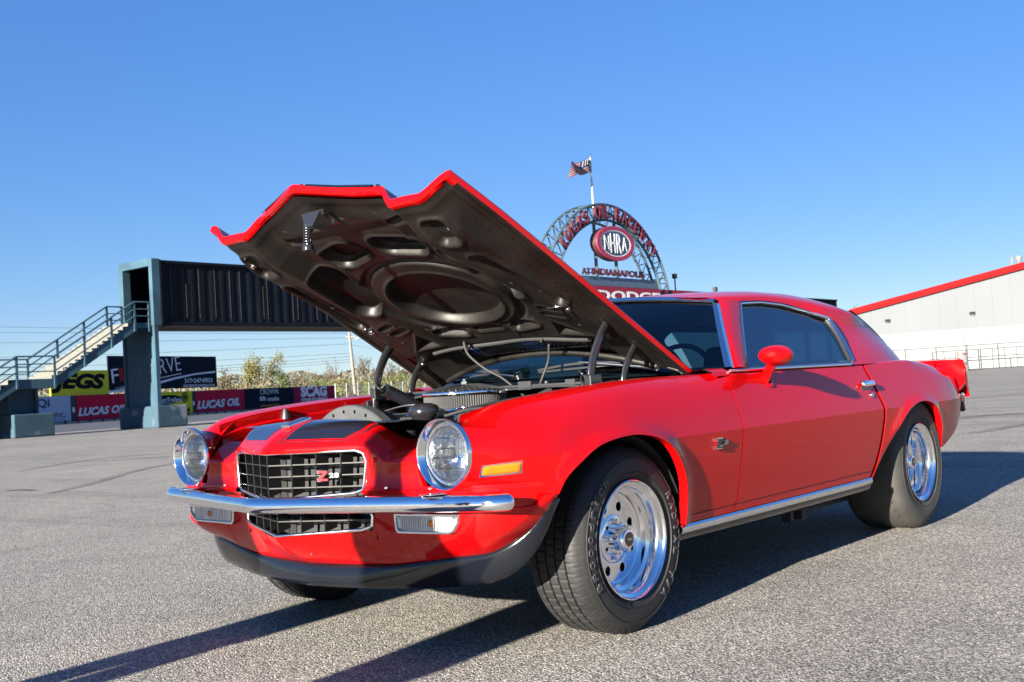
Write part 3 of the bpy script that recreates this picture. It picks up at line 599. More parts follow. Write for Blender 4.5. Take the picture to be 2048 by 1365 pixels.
def tree(base, H, spread, nleaf, lm_, label, seed, group, low=.2, leaf=.22, dens_top=.5):
    random.seed(seed); t = thing('tree', label, 'tree', base, group); mb = MB(); tips = []; base = Vector(base)
    def grow(p, d, L, r, lev):
        n = 3; P = [p]
        for k in range(n): d = (d+rnd_dir()*.16+Vector((0, 0, .05))).normalized(); p = p+d*(L/n); P.append(p)
        mb.tube(P, [r, r*.85, r*.7, r*.5], 5 if lev < 2 else 3, caps=False)
        if lev >= 2: tips.append(P[1])
        tips.append(P[2]); tips.append(p)
        if lev < 4:
            for k in range(random.choice((2, 3, 3)) if lev < 3 else 3):
                q = P[random.choice((1, 2, 3))] if lev else P[random.choice((2, 3, 3))]; s_ = spread*(.75 if lev == 0 else 1)
                grow(q, (d+rnd_dir()*s_).normalized() if True else d, L*random.uniform(.55, .8), r*.55, lev+1)
    nst = random.choice((1, 2, 2, 3))
    for k in range(nst): grow(base+Vector((random.uniform(-.5, .5), random.uniform(-.5, .5), 0))*(nst > 1), Vector((random.uniform(-.25, .25), random.uniform(-.25, .25), 1)).normalized(), H*.38, .022*H, 0)
    zmax = max(q.z for q in tips); k_ = H/zmax
    mb.V = [(base.x+(v[0]-base.x)*k_, base.y+(v[1]-base.y)*k_, v[2]*k_) for v in mb.V]
    mb.build('trunk', BARK, t)
    C = []
    for k in range(nleaf):
        q = random.choice(tips); c_ = Vector((base.x+(q.x-base.x)*k_, base.y+(q.y-base.y)*k_, q.z*k_))+rnd_dir()*random.uniform(0, .9)
        if c_.z > low*H: C.append(tuple(c_))
    V, F = quads(C, leaf, seed); obj('crown', V, F, lm_, t)
def bush(base, rx, h, nleaf, lm_, label, seed, group):
    r = np.random.default_rng(seed); t = thing('bush', label, 'bush', base, group); C = []
    for k in range(7):
        cx, cy, cz = r.uniform(-rx*.7, rx*.7), r.uniform(-1, 1), r.uniform(.2, .65)*h; rr = r.uniform(.3, .55)*h
        v = r.normal(size=(nleaf//7, 3)); v /= np.linalg.norm(v, axis=1)[:, None]; v *= rr*r.uniform(.55, 1, (nleaf//7, 1)); v[:, 0] *= 1.3
        C.append(v+np.array([base[0]+cx, base[1]+cy, cz]))
    C = np.concatenate(C); C = C[C[:, 2] > .05]; V, F = quads(C, .17, seed); obj('foliage', V, F, lm_, t)
    mb = MB()
    for k in range(6): mb.tube([Vector(base), Vector(base)+Vector((r.uniform(-rx, rx)*.6, r.uniform(-1, 1), h*r.uniform(.5, .85)))], [.06, .02], 4)
    mb.build('stem', BARK, t)
def at(x, dist): p = CAM+horizon_dir(x)*dist; p.z = 0; return p
GRP = 'leafing trees behind the banners'
def htop(x, y, dist): return max(2.0, dist*ray(x, y).z+CAM.z)
TREES = [(455, 735, 185, .55, 1500, L3, 'left shoulder of the big yellowish tree beside the navy billboard'), (490, 708, 180, .6, 2200, L1, 'large yellowish spring tree right of the navy billboard'), (528, 706, 186, .6, 1700, L1, 'second tall yellowish tree right of the navy billboard'),
         (575, 738, 215, .5, 1100, L2, 'small greener tree above the CROWN banner'), (605, 738, 225, .5, 500, L3, 'thin bare tree above the boundary of CROWN and SCAG banners'), (632, 738, 222, .45, 400, L3, 'slim bare tree above the SCAG banner'), (655, 718, 220, .45, 450, L3, 'bare tree left of the utility pole'),
         (680, 714, 215, .45, 400, L3, 'tall bare tree just left of the utility pole'), (722, 706, 214, .45, 500, L3, 'tall bare tree just right of the utility pole'), (742, 704, 218, .45, 450, L3, 'tallest bare tree right of the utility pole'), (768, 712, 216, .45, 420, L3, 'bare tree left of the hood hinge'), (795, 716, 220, .45, 420, L3, 'bare tree seen between the hood hinge arms'), (40, 770, 200, .5, 600, L2, 'green tree seen under the stair landing'), (125, 770, 205, .5, 600, L2, 'green tree behind the stairs left of the yellow billboard'),
         (1720, 612, 150, .5, 900, L2, 'leafy tree top beside the red corner of the white hall'), (965, 735, 200, .5, 700, L1, 'yellowish tree seen through the gap under the hood')]
for k, (x, y, dist, sp, nl, lm_, lab) in enumerate(TREES): tree(at(x, dist), htop(x, y, dist), sp, nl, lm_, lab, 40+k, GRP, low=.12 if nl > 800 else .3, leaf=.15 if nl > 600 else .11)
BUSH = [(440, 765, L1, 'low yellow bush at the billboard foot'), (470, 762, L1, 'yellow-green bush left of the CROWN banner top'), (500, 760, L3, 'olive bush above the right LUCAS OIL banner'), (540, 764, L1, 'yellowish bush above the CROWN banner'), (580, 752, L4, 'dark green bush above the CROWN banner'), (610, 758, L3, 'olive bush above the CROWN banner edge'), (640, 755, L2, 'green bush above the SCAG banner'), (668, 758, L2, 'green bush beside the SCAG banner end'), (695, 752, L1, 'yellow bush left of the utility pole foot'), (728, 752, L1, 'yellow bush right of the utility pole foot'), (755, 752, L2, 'fresh green bush left of the hood hinge'), (785, 748, L1, 'yellow-green bush behind the hood hinge'), (815, 742, L2, 'bright green bush between the hinge arms'), (845, 745, L1, 'yellow bush under the raised hood edge'), (875, 748, L2, 'green bush under the hood corner'), (905, 752, L1, 'yellow bush right of the hood corner'), (935, 750, L1, 'yellow bush by the windscreen pillar'), (20, 800, L2, 'green bush at the left picture edge'), (60, 798, L4, 'dark bush behind the lower stairs'), (100, 780, L2, 'green bush behind the pale banner')]
for k, (x, y, lm_, lab) in enumerate(BUSH):
    dist = 190+12*math.sin(k*2.3); bush(at(x, dist), 2.6, htop(x, y, dist), 1400, lm_, lab, 90+k, 'bushes along the far fence')
wood = []
r = np.random.default_rng(5)
for k in range(22000):
    x = r.uniform(-150, 1060); dist = r.uniform(240, 300); p = CAM+horizon_dir(x)*dist; y = 765+(300-x)*.055+6*math.sin(x*.05); wood.append((p.x, p.y, r.uniform(0, 1)*max(1.5, htop(x, y, dist))))
V, F = quads(wood, .42, 6); tag(obj('woodland', V, F, L3), 'hazy olive far-off woodland along the horizon', 'woodland', kind='stuff')
# chain-link fence by the pole
CP = Plane(at(700, 150), WP.d); cf = thing('chain_link_fence', 'pale chain-link fence running right from the SCAG banner', 'fence', CP.P(CP.uz(668, 800)[0], 0, 0))
GALV = mat('galvanised', (.55, .56, .57), .45, .6); ztf = CP.uz(700, 772)[1]
for k in range(16):
    u = CP.uz(671+22.5*k, 785)[0]; mb = MB(); mb.tube([CP.P(u, 0, 0), CP.P(u, ztf+.35, 0)], .07, 6); mb.build('fence_post', GALV, cf)
ua, uc = CP.uz(671, 785)[0], CP.uz(1010, 785)[0]
for z in (ztf, .15):
    mb = MB(); mb.tube([CP.P(ua, z, 0), CP.P(uc, z, 0)], .035, 5); mb.build('fence_rail', GALV, cf)
mb = MB()
for k in range(int((uc-ua)/.35)):
    u = ua+.35*k
    for sg in (1, -1):
        mb.tube([CP.P(u, .15 if sg > 0 else ztf, 0), CP.P(u+ztf*.9, ztf if sg > 0 else .15, 0)], .008, 3, caps=False)
w = mb.build('wire_mesh', GALV, cf); w['kind'] = 'stuff'

mat = _mat
# ================================================================== THE CAR
car = thing('muscle_car', 'red two-door muscle car with its hood propped open and black hood stripes', 'car')
def mirror_pts(V, s): return V if s > 0 else [(-v[0], v[1], v[2]) for v in V]
def both(fn):
    for s in (1, -1): fn(s)
XC = [(-.72, .800), (-.69, .836), (-.65, .862), (-.60, .884), (-.53, .905), (-.46, .919), (-.35, .932), (-.2, .940), (0, .945), (2.7, .945), (3.0, .942), (3.3, .922), (3.5, .885), (3.66, .84)]
ZT = [(-.72, .772), (-.65, .795), (-.55, .818), (-.4, .843), (-.2, .861), (0, .874), (.15, .881), (.4, .886), (.75, .888), (2.1, .89), (2.6, .90), (3.0, .895), (3.2, .880), (3.4, .850), (3.6, .800), (3.66, .780)]
XIN = [(-.72, .60), (-.62, .655), (-.5, .668), (.1, .695), (.7, .728), (.8, .732)]
ZC = .662
GF = [(.30, .684), (.324, .689), (.381, .708), (.519, .724), (.672, .741), (.797, .753), (.885, .769), (.93, .775)]
GR = [(.30, 2.03), (.313, 2.036), (.393, 2.096), (.512, 2.151), (.653, 2.187), (.748, 2.16), (.837, 2.146), (.926, 2.136)]
ARF = [(-.448, .534), (-.412, .582), (-.347, .624), (-.251, .669), (-.109, .690), (.012, .688), (.127, .662), (.214, .610), (.279, .523), (.304, .428), (.307, .336)]
ARR = [(2.062, .303), (2.168, .411), (2.312, .525), (2.47, .630), (2.612, .671), (2.762, .674), (2.895, .634), (3.002, .532), (3.052, .42), (3.06, .40)]
ARFd = [tuple(p) for p in crom(ARF, 5)]; ARRd = [tuple(p) for p in crom(ARR, 5)]
RB = [(3.06, .40), (3.3, .47), (3.5, .56), (3.66, .64)]
def upper_ctrl(y):
    xc, zt = itp(y, XC), itp(y, ZT); xin = itp(y, XIN)
    fen = [(xc, ZC), (xc-.018, ZC+.07), (xc-.045, ZC+.60*(zt-ZC)), (xc-.082, zt-.034), (xc-.135, zt-.004), ((xc-.135+xin)/2, zt), (xin, zt-.008)]
    dor = [(xc, ZC), (xc-.018, ZC+.07), (xc-.040, ZC+.132), (xc-.058, ZC+.178), (xc-.072, zt-.018), (xc-.081, zt-.002), (.835, zt+.004)]
    qua = [(xc, ZC), (xc-.018, ZC+.07), (xc-.042, ZC+.135), (xc-.070, zt-.050), (xc-.110, zt-.014), (xc-.18, zt+.004), (xc-.28, zt+.008)]
    w = sst(.42, .80, y); q = sst(2.75, 3.15, y)
    return [tuple((f[i]*(1-w)+d[i]*w)*(1-q)+k[i]*q for i in (0, 1)) for f, d, k in zip(fen, dor, qua)]
def lower_x(y, z):
    xc = itp(y, XC); d = max(0, ZC-z); return xc-.06*d-.22*d*d
HLC = (.685, .683); HLR = .113
NU, NL = 22, 12
def arch_dist(y, z):
    T = ARFd if y < 1.2 else ARRd
    return min(math.hypot(y-a, z-b) for a, b in T)
def side_column(y, b, wa=None):
    """one cross-section of the body side at station y, from the top inner edge to the crease, and from the crease to the bottom edge b"""
    up = crom(upper_ctrl(y), 10)
    zs = max(ZC, b+NL*.0042)
    pts = []
    for k, p in enumerate(up):
        if p[1] >= zs-1e-6: pts.append(p)
    if zs > ZC+1e-4:
        for k in range(len(up)-1):
            if up[k][1] < zs <= up[k+1][1]:
                t = (zs-up[k][1])/(up[k+1][1]-up[k][1]); pts = [up[k]*(1-t)+up[k+1]*t]+pts; break
    # resample by length
    L = [0]
    for a, c in zip(pts, pts[1:]): L.append(L[-1]+float(np.hypot(*(c-a))))
    U = []
    for k in range(NU+1):
        l = L[-1]*k/NU; i = max(0, min(len(pts)-2, int(np.searchsorted(L, l))-1)); t = (l-L[i])/max(1e-9, L[i+1]-L[i]); U.append(pts[i]*(1-t)+pts[i+1]*t)
    nom = min(b, .336) if b < .5 else (b if y < -.449 else .336)
    D = []
    for k in range(NL+1):
        z = max(ZC+(nom-ZC)*k/NL, b+(NL-k)*.0042); D.append(np.array((lower_x(y, z) if z <= ZC else float(np.interp(z, [p[1] for p in up[:40]], [p[0] for p in up[:40]])), z)))
    if zs > ZC: D[0] = U[0].copy()
    # arch flare
    if wa:
        for A in (U, D):
            for p in A:
                d = arch_dist(y, p[1])
                if d < .12: p[0] += .016*math.exp(-(d/.034)**2)*(1 if p[1] < .80 else 0)*(1 if y < 1 else sst(.42, .60, p[1])*sst(2.195, 2.32, y))
    return U, D
def ring_blend(y, U, D):
    if y > -.44: return U, D
    s = (y+.715)/.275; w = max(0, 1-s)**2.6
    nu, nd = len(U)-1, len(D)-1
    U2, D2 = [], []
    for k, p in enumerate(U):
        a = math.radians(-14+(207+14)*k/nu); q = np.array((HLC[0]+HLR*math.cos(a), HLC[1]+HLR*math.sin(a))); U2.append(p*(1-w)+q*w)
    for k, p in enumerate(D):
        a = math.radians(-14-66*k/nd); q = np.array((HLC[0]+HLR*math.cos(a), HLC[1]+HLR*math.sin(a))); D2.append(p*(1-w)+q*w)
    return U2, D2
def warpF(y, z): return y+(itp(z, GF)-.741)*sst(.40, .741, y)
def warpR(y, z): return y+(itp(z, GR)-2.187)*(1-sst(2.187, 2.52, y))
def unwarpR(y, z):
    lo, hi = 2.187, 3.2
    if warpR(lo, z) >= y: return lo
    for _ in range(40):
        m = (lo+hi)/2
        if warpR(m, z) < y: lo = m
        else: hi = m
    return lo
def panel(name, cols, warp, sgn, label=None):
    """cols: list of (y, bottom, in_arch)"""
    mb = MB(); GU, GD = [], []
    for (y, b, ar) in cols:
        U, D = side_column(y, b, ar)
        U, D = ring_blend(y, U, D)
        yy = lambda z: warp(y, z)
        GU.append([(p[0]*sgn, yy(p[1]), p[1]) for p in U])
        row = [(p[0]*sgn, yy(p[1]), p[1]) for p in D]
        e = row[-1]; row.append((e[0]-sgn*.035, e[1], e[2]+.003)); GD.append(row)
    mb.grid(GU); mb.grid(GD)
    for G in (GU, GD):           # folded edges at the shut lines
        for e, g in ((G[0], 1), (G[-1], -1)):
            if not (name == 'front_fender' and g == 1): mb.grid([e, [(p[0]-sgn*.022, p[1]-g*.001, p[2]) for p in e]])
    o = mb.build(name, RED, car, 50, fix=False)
    b = bmesh.new(); b.from_mesh(o.data)
    bmesh.ops.recalc_face_normals(b, faces=b.faces); b.to_mesh(o.data); b.free()
    return o
def fender(s):
    cols = [(y, .534, False) for y in [-.715, -.712, -.705, -.695, -.68, -.665, -.648, -.63, -.61, -.59, -.565, -.54, -.515, -.49, -.47]]
    cols += [(y, z, True) for y, z in ARFd]
    cols += [(y, .336, y < .5) for y in lin(.315, .738, 16)]
    return panel('front_fender', cols, warpF, s)
FEN = {s: fender(s) for s in (1, -1)}
def door(s):
    mb = MB(); GU, GD = [], []
    for i in range(31):
        t = i/30; yn = .744+(2.184-.744)*t; U, D = side_column(yn, .336)
        Y = lambda z: itp(z, GF)+.004+(itp(z, GR)-itp(z, GF)-.008)*t
        GU.append([(p[0]*s, Y(p[1]), p[1]) for p in U]); row = [(p[0]*s, Y(p[1]), p[1]) for p in D]; e = row[-1]; row.append((e[0]-s*.03, e[1], e[2])); GD.append(row)
    mb.grid(GU); mb.grid(GD)
    for G in (GU, GD):
        for e, g in ((G[0], 1), (G[-1], -1)): mb.grid([e, [(p[0]-s*.022, p[1]+g*.001, p[2]) for p in e]])
    o = mb.build('door', RED, car, 50); return o
DOOR = {s: door(s) for s in (1, -1)}
def quarter(s):
    cols = []
    for y, z in ARRd:
        yn = unwarpR(y, z)
        if not cols or yn > cols[-1][0]+.002: cols.append((yn, z, True))
    cols += [(y, itp(y, RB), y < 3.2) for y in lin(3.075, 3.66, 16)]
    return panel('quarter_panel', cols, warpR, s)
QUA = {s: quarter(s) for s in (1, -1)}
# rocker: bright strip over a black sill
def rocker(s):
    mb = MB(); n = 24
    prof = [(.905, .334), (.912, .326), (.912, .312), (.905, .304)]
    mb.grid([[(s*(x), y, z) for x, z in prof] for y in lin(.29, 2.06, n)]); o = mb.build('rocker_moulding', TRIM, car, 40)
    mb = MB(); prof = [(.88, .336), (.900, .304), (.894, .285), (.870, .262), (.80, .255), (.55, .258)]
    mb.grid([[(s*x, y, z) for x, z in prof] for y in lin(.28, 2.07, n)]); mb.build('rocker_sill', SATIN, car, 50)
    mb = MB(); mb.grid([[(s*lower_x(y, .365)+s*.0015, y, .3665), (s*lower_x(y, .36)+s*.0015, y, .3635)] for y in lin(.31, 2.05, 30)]); mb.build('body_seam', DARK, car)
both(rocker)
# wheel housings and floor
def liner(s):
    for yc, r, nm in ((-.06, .395, 'wheel_housing'), (2.66, .44, 'wheel_housing')):
        mb = MB(); G = []
        for k in range(25):
            a = math.radians(32+126*k/24 if yc < 1 else 18+140*k/24); G.append([(s*x, yc-r*math.cos(a)*(1.0), .30+r*math.sin(a)) for x in (.50, .895)])
        mb.grid(G); mb.add([(s*.5, yc, .30)]+[g[0] for g in G], [(0, i+1, i+2) for i in range(24)]); mb.build(nm, DARK, car)
both(liner)
mb = MB(); mb.box((0, 1.55, .275), (1.0, 3.9, .05)); mb.box((0, 1.18, .29), (1.74, 1.75, .05)); mb.box((0, 3.35, .42), (1.5, .55, .03)); mb.box((0, .15, .36), (1.0, 1.3, .02))
mb.box((0, .62, .58), (1.5, .05, .56)); mb.build('floor_pan', DARK, car)
mb = MB(); mb.tube([(.42, .3, .2), (.42, 2.2, .19), (.40, 2.55, .24)], .035, 10); mb.tube([(-.42, .3, .2), (-.42, 2.2, .19), (-.40, 2.55, .24)], .035, 10); mb.build('exhaust_pipe', mat('exhaust_steel', (.12, .11, .10), .5, .8), car, 60)
mb = MB(); mb.tube([(-.7, 2.743, .345), (.7, 2.743, .345)], .045, 12); mb.lathe([(0, -.12), (.10, -.10), (.13, 0), (.10, .1), (0, .12)], (0, 2.743, .345), (0, 1, 0), 20)
mb.box((.60, 2.25, .20), (.05, .8, .045)); mb.box((-.60, 2.25, .20), (.05, .8, .045)); mb.box((.60, 1.86, .205), (.07, .05, .11)); mb.box((.60, 1.75, .205), (.05, .03, .11)); mb.box((.60, 1.80, .25), (.06, .2, .03)); mb.build('rear_axle', mat('axle_black', (.012, .012, .012), .6), car, 40)

# ------------------------------------------------------------------ nose: header panel, front panel, valance, spoiler
def ylip(X): return -.896+.44*math.sqrt(X*X+.012**2)
def header_pt(X, v):
    a = abs(X)
    top = .806-.012*(a/.3)**2; cat = .728+.10*max(0, a-.46)
    w = sst(.285, .435, a); zr = top*(1-w)+cat*w
    w2 = sst(.335, .43, a); yf = min(ylip(X), -.735) if a < .353 else (ylip(.353)*(1-sst(.353, .40, a))+(-.722+.03*max(0, a-.45))*sst(.353, .40, a)); zf = .713*(1-w2)+.662*w2
    yr = -.652+.05*w
    z = zf+(zr-zf)*(1-v**2.3); 
    if a > .4: z = zf+(zr-zf)*(1-v**1.5)
    return (X, yr+(yf-yr)*v, z)
XS = [-.574+1.148*i/120 for i in range(121)]; VS = [i/20 for i in range(21)]
mb = MB(); G = [[header_pt(x, v) for x in XS] for v in VS]
G.append([(x, y+.004, z-.012) for x, y, z in G[-1]]); G.append([(x, y+.03, z-.002) for x, y, z in G[-1]])
mb.grid(G); HDR = mb.build('header_panel', RED, car, 60)
# painted stripes lie on the header as thin sheets
def stripe(a0, a1, v0, v1, m, name, up=.0014):
    for s in (1, -1):
        mb = MB(); G = []
        for v in lin(v0, v1, 14):
            row = []
            for t in lin(0, 1, 14):
                xo = a1 if v < .62 else a1; X = a0+(a1(v)-a0)*t if callable(a1) else a0+(a1-a0)*t
                p = header_pt(s*X, v); row.append((p[0], p[1]-up*.4, p[2]+up))
            G.append(row)
        mb.grid(G); mb.build(name, m, HDR, 60)
edge = lambda k: (lambda v: k-.07*max(0, (v-.55)/.4)**1.5)
stripe(.052, edge(.312), .0, .83, STRIPE, 'stripe')
for a, b, va, vb in ((.036, .042, 0, .885), ):
    stripe(a, b, va, vb, STRIPE, 'pinstripe')
stripe(.036, edge(.332), .865, .885, STRIPE, 'pinstripe')
for s in (1, -1):
    mb = MB(); G = []
    for v in lin(0, .885, 16):
        o_ = edge(.33)(v); G.append([(q[0], q[1]-.0006, q[2]+.0014) for q in (header_pt(s*(o_-.007), v), header_pt(s*o_, v))])
    mb.grid(G); mb.build('pinstripe', STRIPE, HDR, 60)
# nose badge
p0, p1 = Vector(header_pt(0, .10)), Vector(header_pt(0, .60)); M = frame((p0+p1)/2+Vector((0, 0, .010)), (1, 0, 0), (p0-p1))
BD = curve_mesh('nose_badge', [[(-.019, -.050), (.019, -.050), (.022, .045), (-.022, .045)]], .009, CHROME, car, M, .002)
curve_mesh('badge_inlay', [[(-.0155, -.046), (.0155, -.046), (.0185, .041), (-.0185, .041)]], .0155, GLOSSB, BD, M)
# front panel between headlamp and grille, down behind the bumper
FPY = [(.345, -.738), (.40, -.724), (.58, -.716), (.66, -.708), (.74, -.69), (.80, -.66), (.85, -.615), (.89, -.54), (.91, -.46)]
def front_panel(s):
    mb = MB(); G = []
    for k in range(40):
        X = .345+(.91-.345)*k/39; hp = header_pt(min(X, .59), 1.0); y = itp(X, FPY); zt = hp[2]-.003 if X < .56 else .659-.098*sst(.558, .60, X)
        b = .014*(1-sst(.7, .8, X))
        G.append([(s*X, y+yy, z) for yy, z in ((.02, zt+.001), (hp[1]-y+.001 if X < .56 else 0, zt-.001), (-.001+(.4*(hp[1]-y) if X < .56 else 0), .6*zt+.4*.575), (-.002, .582), (-.003-b*.3, .574), (-.006-b, .568), (-.004-b, .556), (.01, .548), (.02, .53), (.015, .50), (.01, .49))])
    mb.grid(G); mb.build('front_panel', RED, car, 40)
    mb = MB(); mb.tube([(s*.632, -.727, .574), (s*.632, -.727, .580)], .009, 10); mb.tube([(s*.44, -.735, .575), (s*.44, -.735, .581)], .008, 10); mb.build('bumper_bolt', CHROME, car, 40)
both(front_panel)
VY = [(0, -.848), (.012, -.846), (.34, -.706), (.40, -.692), (.46, -.688), (.70, -.686), (.76, -.675), (.82, -.640), (.87, -.585), (.905, -.52), (.922, -.448)]
VBY = [(0, -.690), (.35, -.652), (.5, -.625), (.62, -.600), (.72, -.575), (.80, -.545), (.86, -.51), (.90, -.475), (.922, -.446)]
VBZ = [(0, .300), (.35, .306), (.5, .322), (.62, .340), (.72, .352), (.80, .385), (.86, .43), (.90, .485), (.922, .533)]
def lgz(a): return .414+.020*(a/.34)           # lower edge of the lower grille
xs = sorted(set([round(x, 4) for x in lin(-.922, .922, 150)]+[0, .336, -.336]))
mb = MB(); G = []
for X in xs:
    a = abs(X); y0 = itp(a, VY); yb, zb = itp(a, VBY), itp(a, VBZ); zg = min(lgz(min(a, .34)), .434); zg = max(zg, zb+.02) if a > .7 else zg
    zg = min(zg, .50)
    r = [(X, y0+.05, .515 if a < .9 else .536), (X, y0, .505 if a < .9 else .536), (X, y0-.002, max(zg, zb+.004))]
    for k in range(1, 11):
        t = k/10; yy = y0+(yb-y0)*(t**1.35 if a < .5 else t**1.6); zz = max(zg, zb+.004)+(zb-max(zg, zb+.004))*(1-(1-t)**1.15); r.append((X, yy, zz))
    G.append(r)
V = [v for r in G for v in r]; C = len(G[0]); F = []
for i in range(len(G)-1):
    for j in range(C-1):
        if j in (0, 1) and abs(G[i][0][0]+G[i+1][0][0])/2 < .334: continue
        F.append((i*C+j, (i+1)*C+j, (i+1)*C+j+1, i*C+j+1))
VAL = obj('front_valance', V, F, RED, car, 60)
b = bmesh.new(); b.from_mesh(VAL.data); bmesh.ops.recalc_face_normals(b, faces=b.faces); b.to_mesh(VAL.data); b.free()
mb = MB()
for x in (.02, .10): mb.tube([(x, itp(x, VBY)-.105, .352), (x, itp(x, VBY)-.10, .356)], .0035, 8)
mb.build('valance_bolt', CHROME, car, 40)
SBY = [(0, -.705), (.19, -.685), (.376, -.648), (.50, -.612), (.60, -.585), (.70, -.560), (.78, -.535), (.85, -.50), (.89, -.465), (.914, -.435)]
SBZ = [(0, .228), (.19, .230), (.376, .234), (.50, .239), (.60, .245), (.70, .256), (.78, .284), (.85, .346), (.89, .43), (.914, .520)]
mb = MB(); G = []
for X in lin(-.92, .92, 110):
    a = min(abs(X), .914); y1, z1 = itp(a, VBY)-.006, itp(a, VBZ)+.006; y2, z2 = itp(a, SBY)-.004, itp(a, SBZ)
    G.append([(X, y1+(y2-y1)*t-.006*math.sin(math.pi*t), z1+(z2-z1)*t) for t in lin(0, 1, 5)])
mb.grid(G); SP = mb.build('front_spoiler', SATIN, car, 50); solid(SP, .006, 0)

# ------------------------------------------------------------------ grilles
def gy(a): return -.872+.40*a
def grille(name, z0, z1, rows, inset, W0, W1):
    root_m = MB(); g = None
    def W(z): return W0+(W1-W0)*(z-z0)/(z1-z0)
    # bright surround
    def outline(off):
        P = []
        rr = .035
        for s in (1, -1):
            pts = [(0, z1+off), (s*(W(z1)-rr+off), z1+off-.0), (s*(W(z1)-.010+off), z1-.010+off), (s*(W(z1)+off), z1-rr), (s*(W(z0)+off), z0+.028), (s*(W(z0)-.008+off), z0+.008-off+.018), (s*(W(z0)-.035+off), z0-off+.018), (0, z0-off)]
            P.append(pts)
        L = P[0]+P[1][::-1][1:-1]
        return L
    L = outline(.002); path = []
    for i in range(len(L)):
        a, b_ = L[i], L[(i+1) % len(L)]
        for t in (0, .25, .5, .75): x = a[0]+(b_[0]-a[0])*t; z = a[1]+(b_[1]-a[1])*t; path.append((x, gy(abs(x))-.006+inset, z))
    mb = MB(); mb.tube(path, .006, 8, closed=True); g = mb.build(name, TRIM, car, 60)
    D = .055
    cols = [-1, -.75, -.5, -.25, 0, .25, .5, .75, 1]
    for c in cols[1:-1]:
        mb = MB(); x0, x1 = c*W(z0), c*W(z1); y = gy(abs(c*W((z0+z1)/2)))+inset
        t = .0022
        P = [(x0-t, y, z0+.008), (x0+t, y, z0+.008), (x0+t, y+D, z0+.02), (x0-t, y+D, z0+.02), (x1-t, y, z1), (x1+t, y, z1), (x1+t, y+D, z1), (x1-t, y+D, z1)]
        mb.hexa(P); mb.build('grille_bar', GRILLE, g)
    for r in range(1, rows):
        z = z0+(z1-z0)*(r/rows)
        for s in (1, -1):
            mb = MB(); t = .002
            for c0, c1 in zip(cols[4:-1], cols[5:]):
                xa, xb = s*c0*W(z), s*c1*W(z); ya, yb = gy(abs(xa))+inset+.001, gy(abs(xb))+inset+.001
                mb.hexa([(xa, ya, z-t), (xb, yb, z-t), (xb, yb+D, z-t-.014), (xa, ya+D, z-t-.014), (xa, ya, z+t), (xb, yb, z+t), (xb, yb+D, z+t-.014), (xa, ya+D, z+t-.014)])
            mb.build('grille_bar', GRILLE, g)
    mb = MB(); mb.grid([[(x, gy(abs(x))+D+.03+inset, z) for x in lin(-W0-.02, W0+.02, 20)] for z in (z0-.02, z1+.02)]); mb.build('radiator_core', mat('radiator_black', (.012, .012, .013), .7, bump=.4, bscale=300), g)
    for s in (1, -1):
        mb = MB(); mb.grid([[(s*(W0+.012), gy(W0)+inset+.004+d, z) for z in (z0-.02, z1+.03)] for d in (0, .12)]); mb.build('side_baffle', DARK, g)
    return g
GRU = grille('upper_grille', .545, .700, 4, .0, .336, .350)
GRL = grille('lower_grille', .420, .515, 2, .031, .334, .338)
# radiator and supports glimpsed through the bars
mb = MB()
for (x, z, w, h) in ((.10, .63, .03, .035), (.10, .585, .03, .035), (.26, .632, .03, .025), (.26, .598, .035, .03), (.17, .59, .03, .02)):
    for k in range(3): mb.box((x+.008*(k-1), -.70+.4*abs(x)*.3, z), (.003, .004, h))
    for k in range(3): mb.box((x, -.70+.4*abs(x)*.3, z+.008*(k-1)), (w, .004, .003))
mb.build('condenser_fins', ALLOY, GRU)
# badge on the grille: Z28
def z28(parent, M, zh, mz, mo, nm='emblem'):
    # z outline with slab serifs
    def zpoly(k):
        return [(-.5-k, .5+k), (.5+k, .5+k), (.5+k, .30-k*.3), (-.12+k, -.30+k*.4), (.5+k, -.30+k), (.5+k, -.5-k), (-.5-k, -.5-k), (-.5-k, -.30+k*.3), (.12-k, .30-k*.4), (-.5-k, .30-k)]
    w = zh*1.12
    o = curve_mesh(nm, [[(x*w, y*zh) for x, y in zpoly(.09)]], .008, mo, parent, M)
    M2 = M @ Matrix.Translation((0, 0, .003)); curve_mesh('emblem_letter', [[(x*w, y*zh) for x, y in zpoly(0)]], .008, mz, o, M2)
    M3 = M @ Matrix.Translation((zh*1.28, -zh*.22, .001)); text_mesh('emblem_numeral', '28', mat('emblem_silver', (.16, .16, .17), .4, .2), o, M3, zh*1.15, zh*.50, .03, 0, .008)
    return o
EMR = mat('emblem_red', (.28, .008, .016), .25, coat=.6)
X0 = .205; ex = Vector((1, .40, 0)).normalized()
z28(GRU, frame((X0, gy(X0)-.010, .622), ex, (0, 0, 1)), .033, EMR, CHROME)

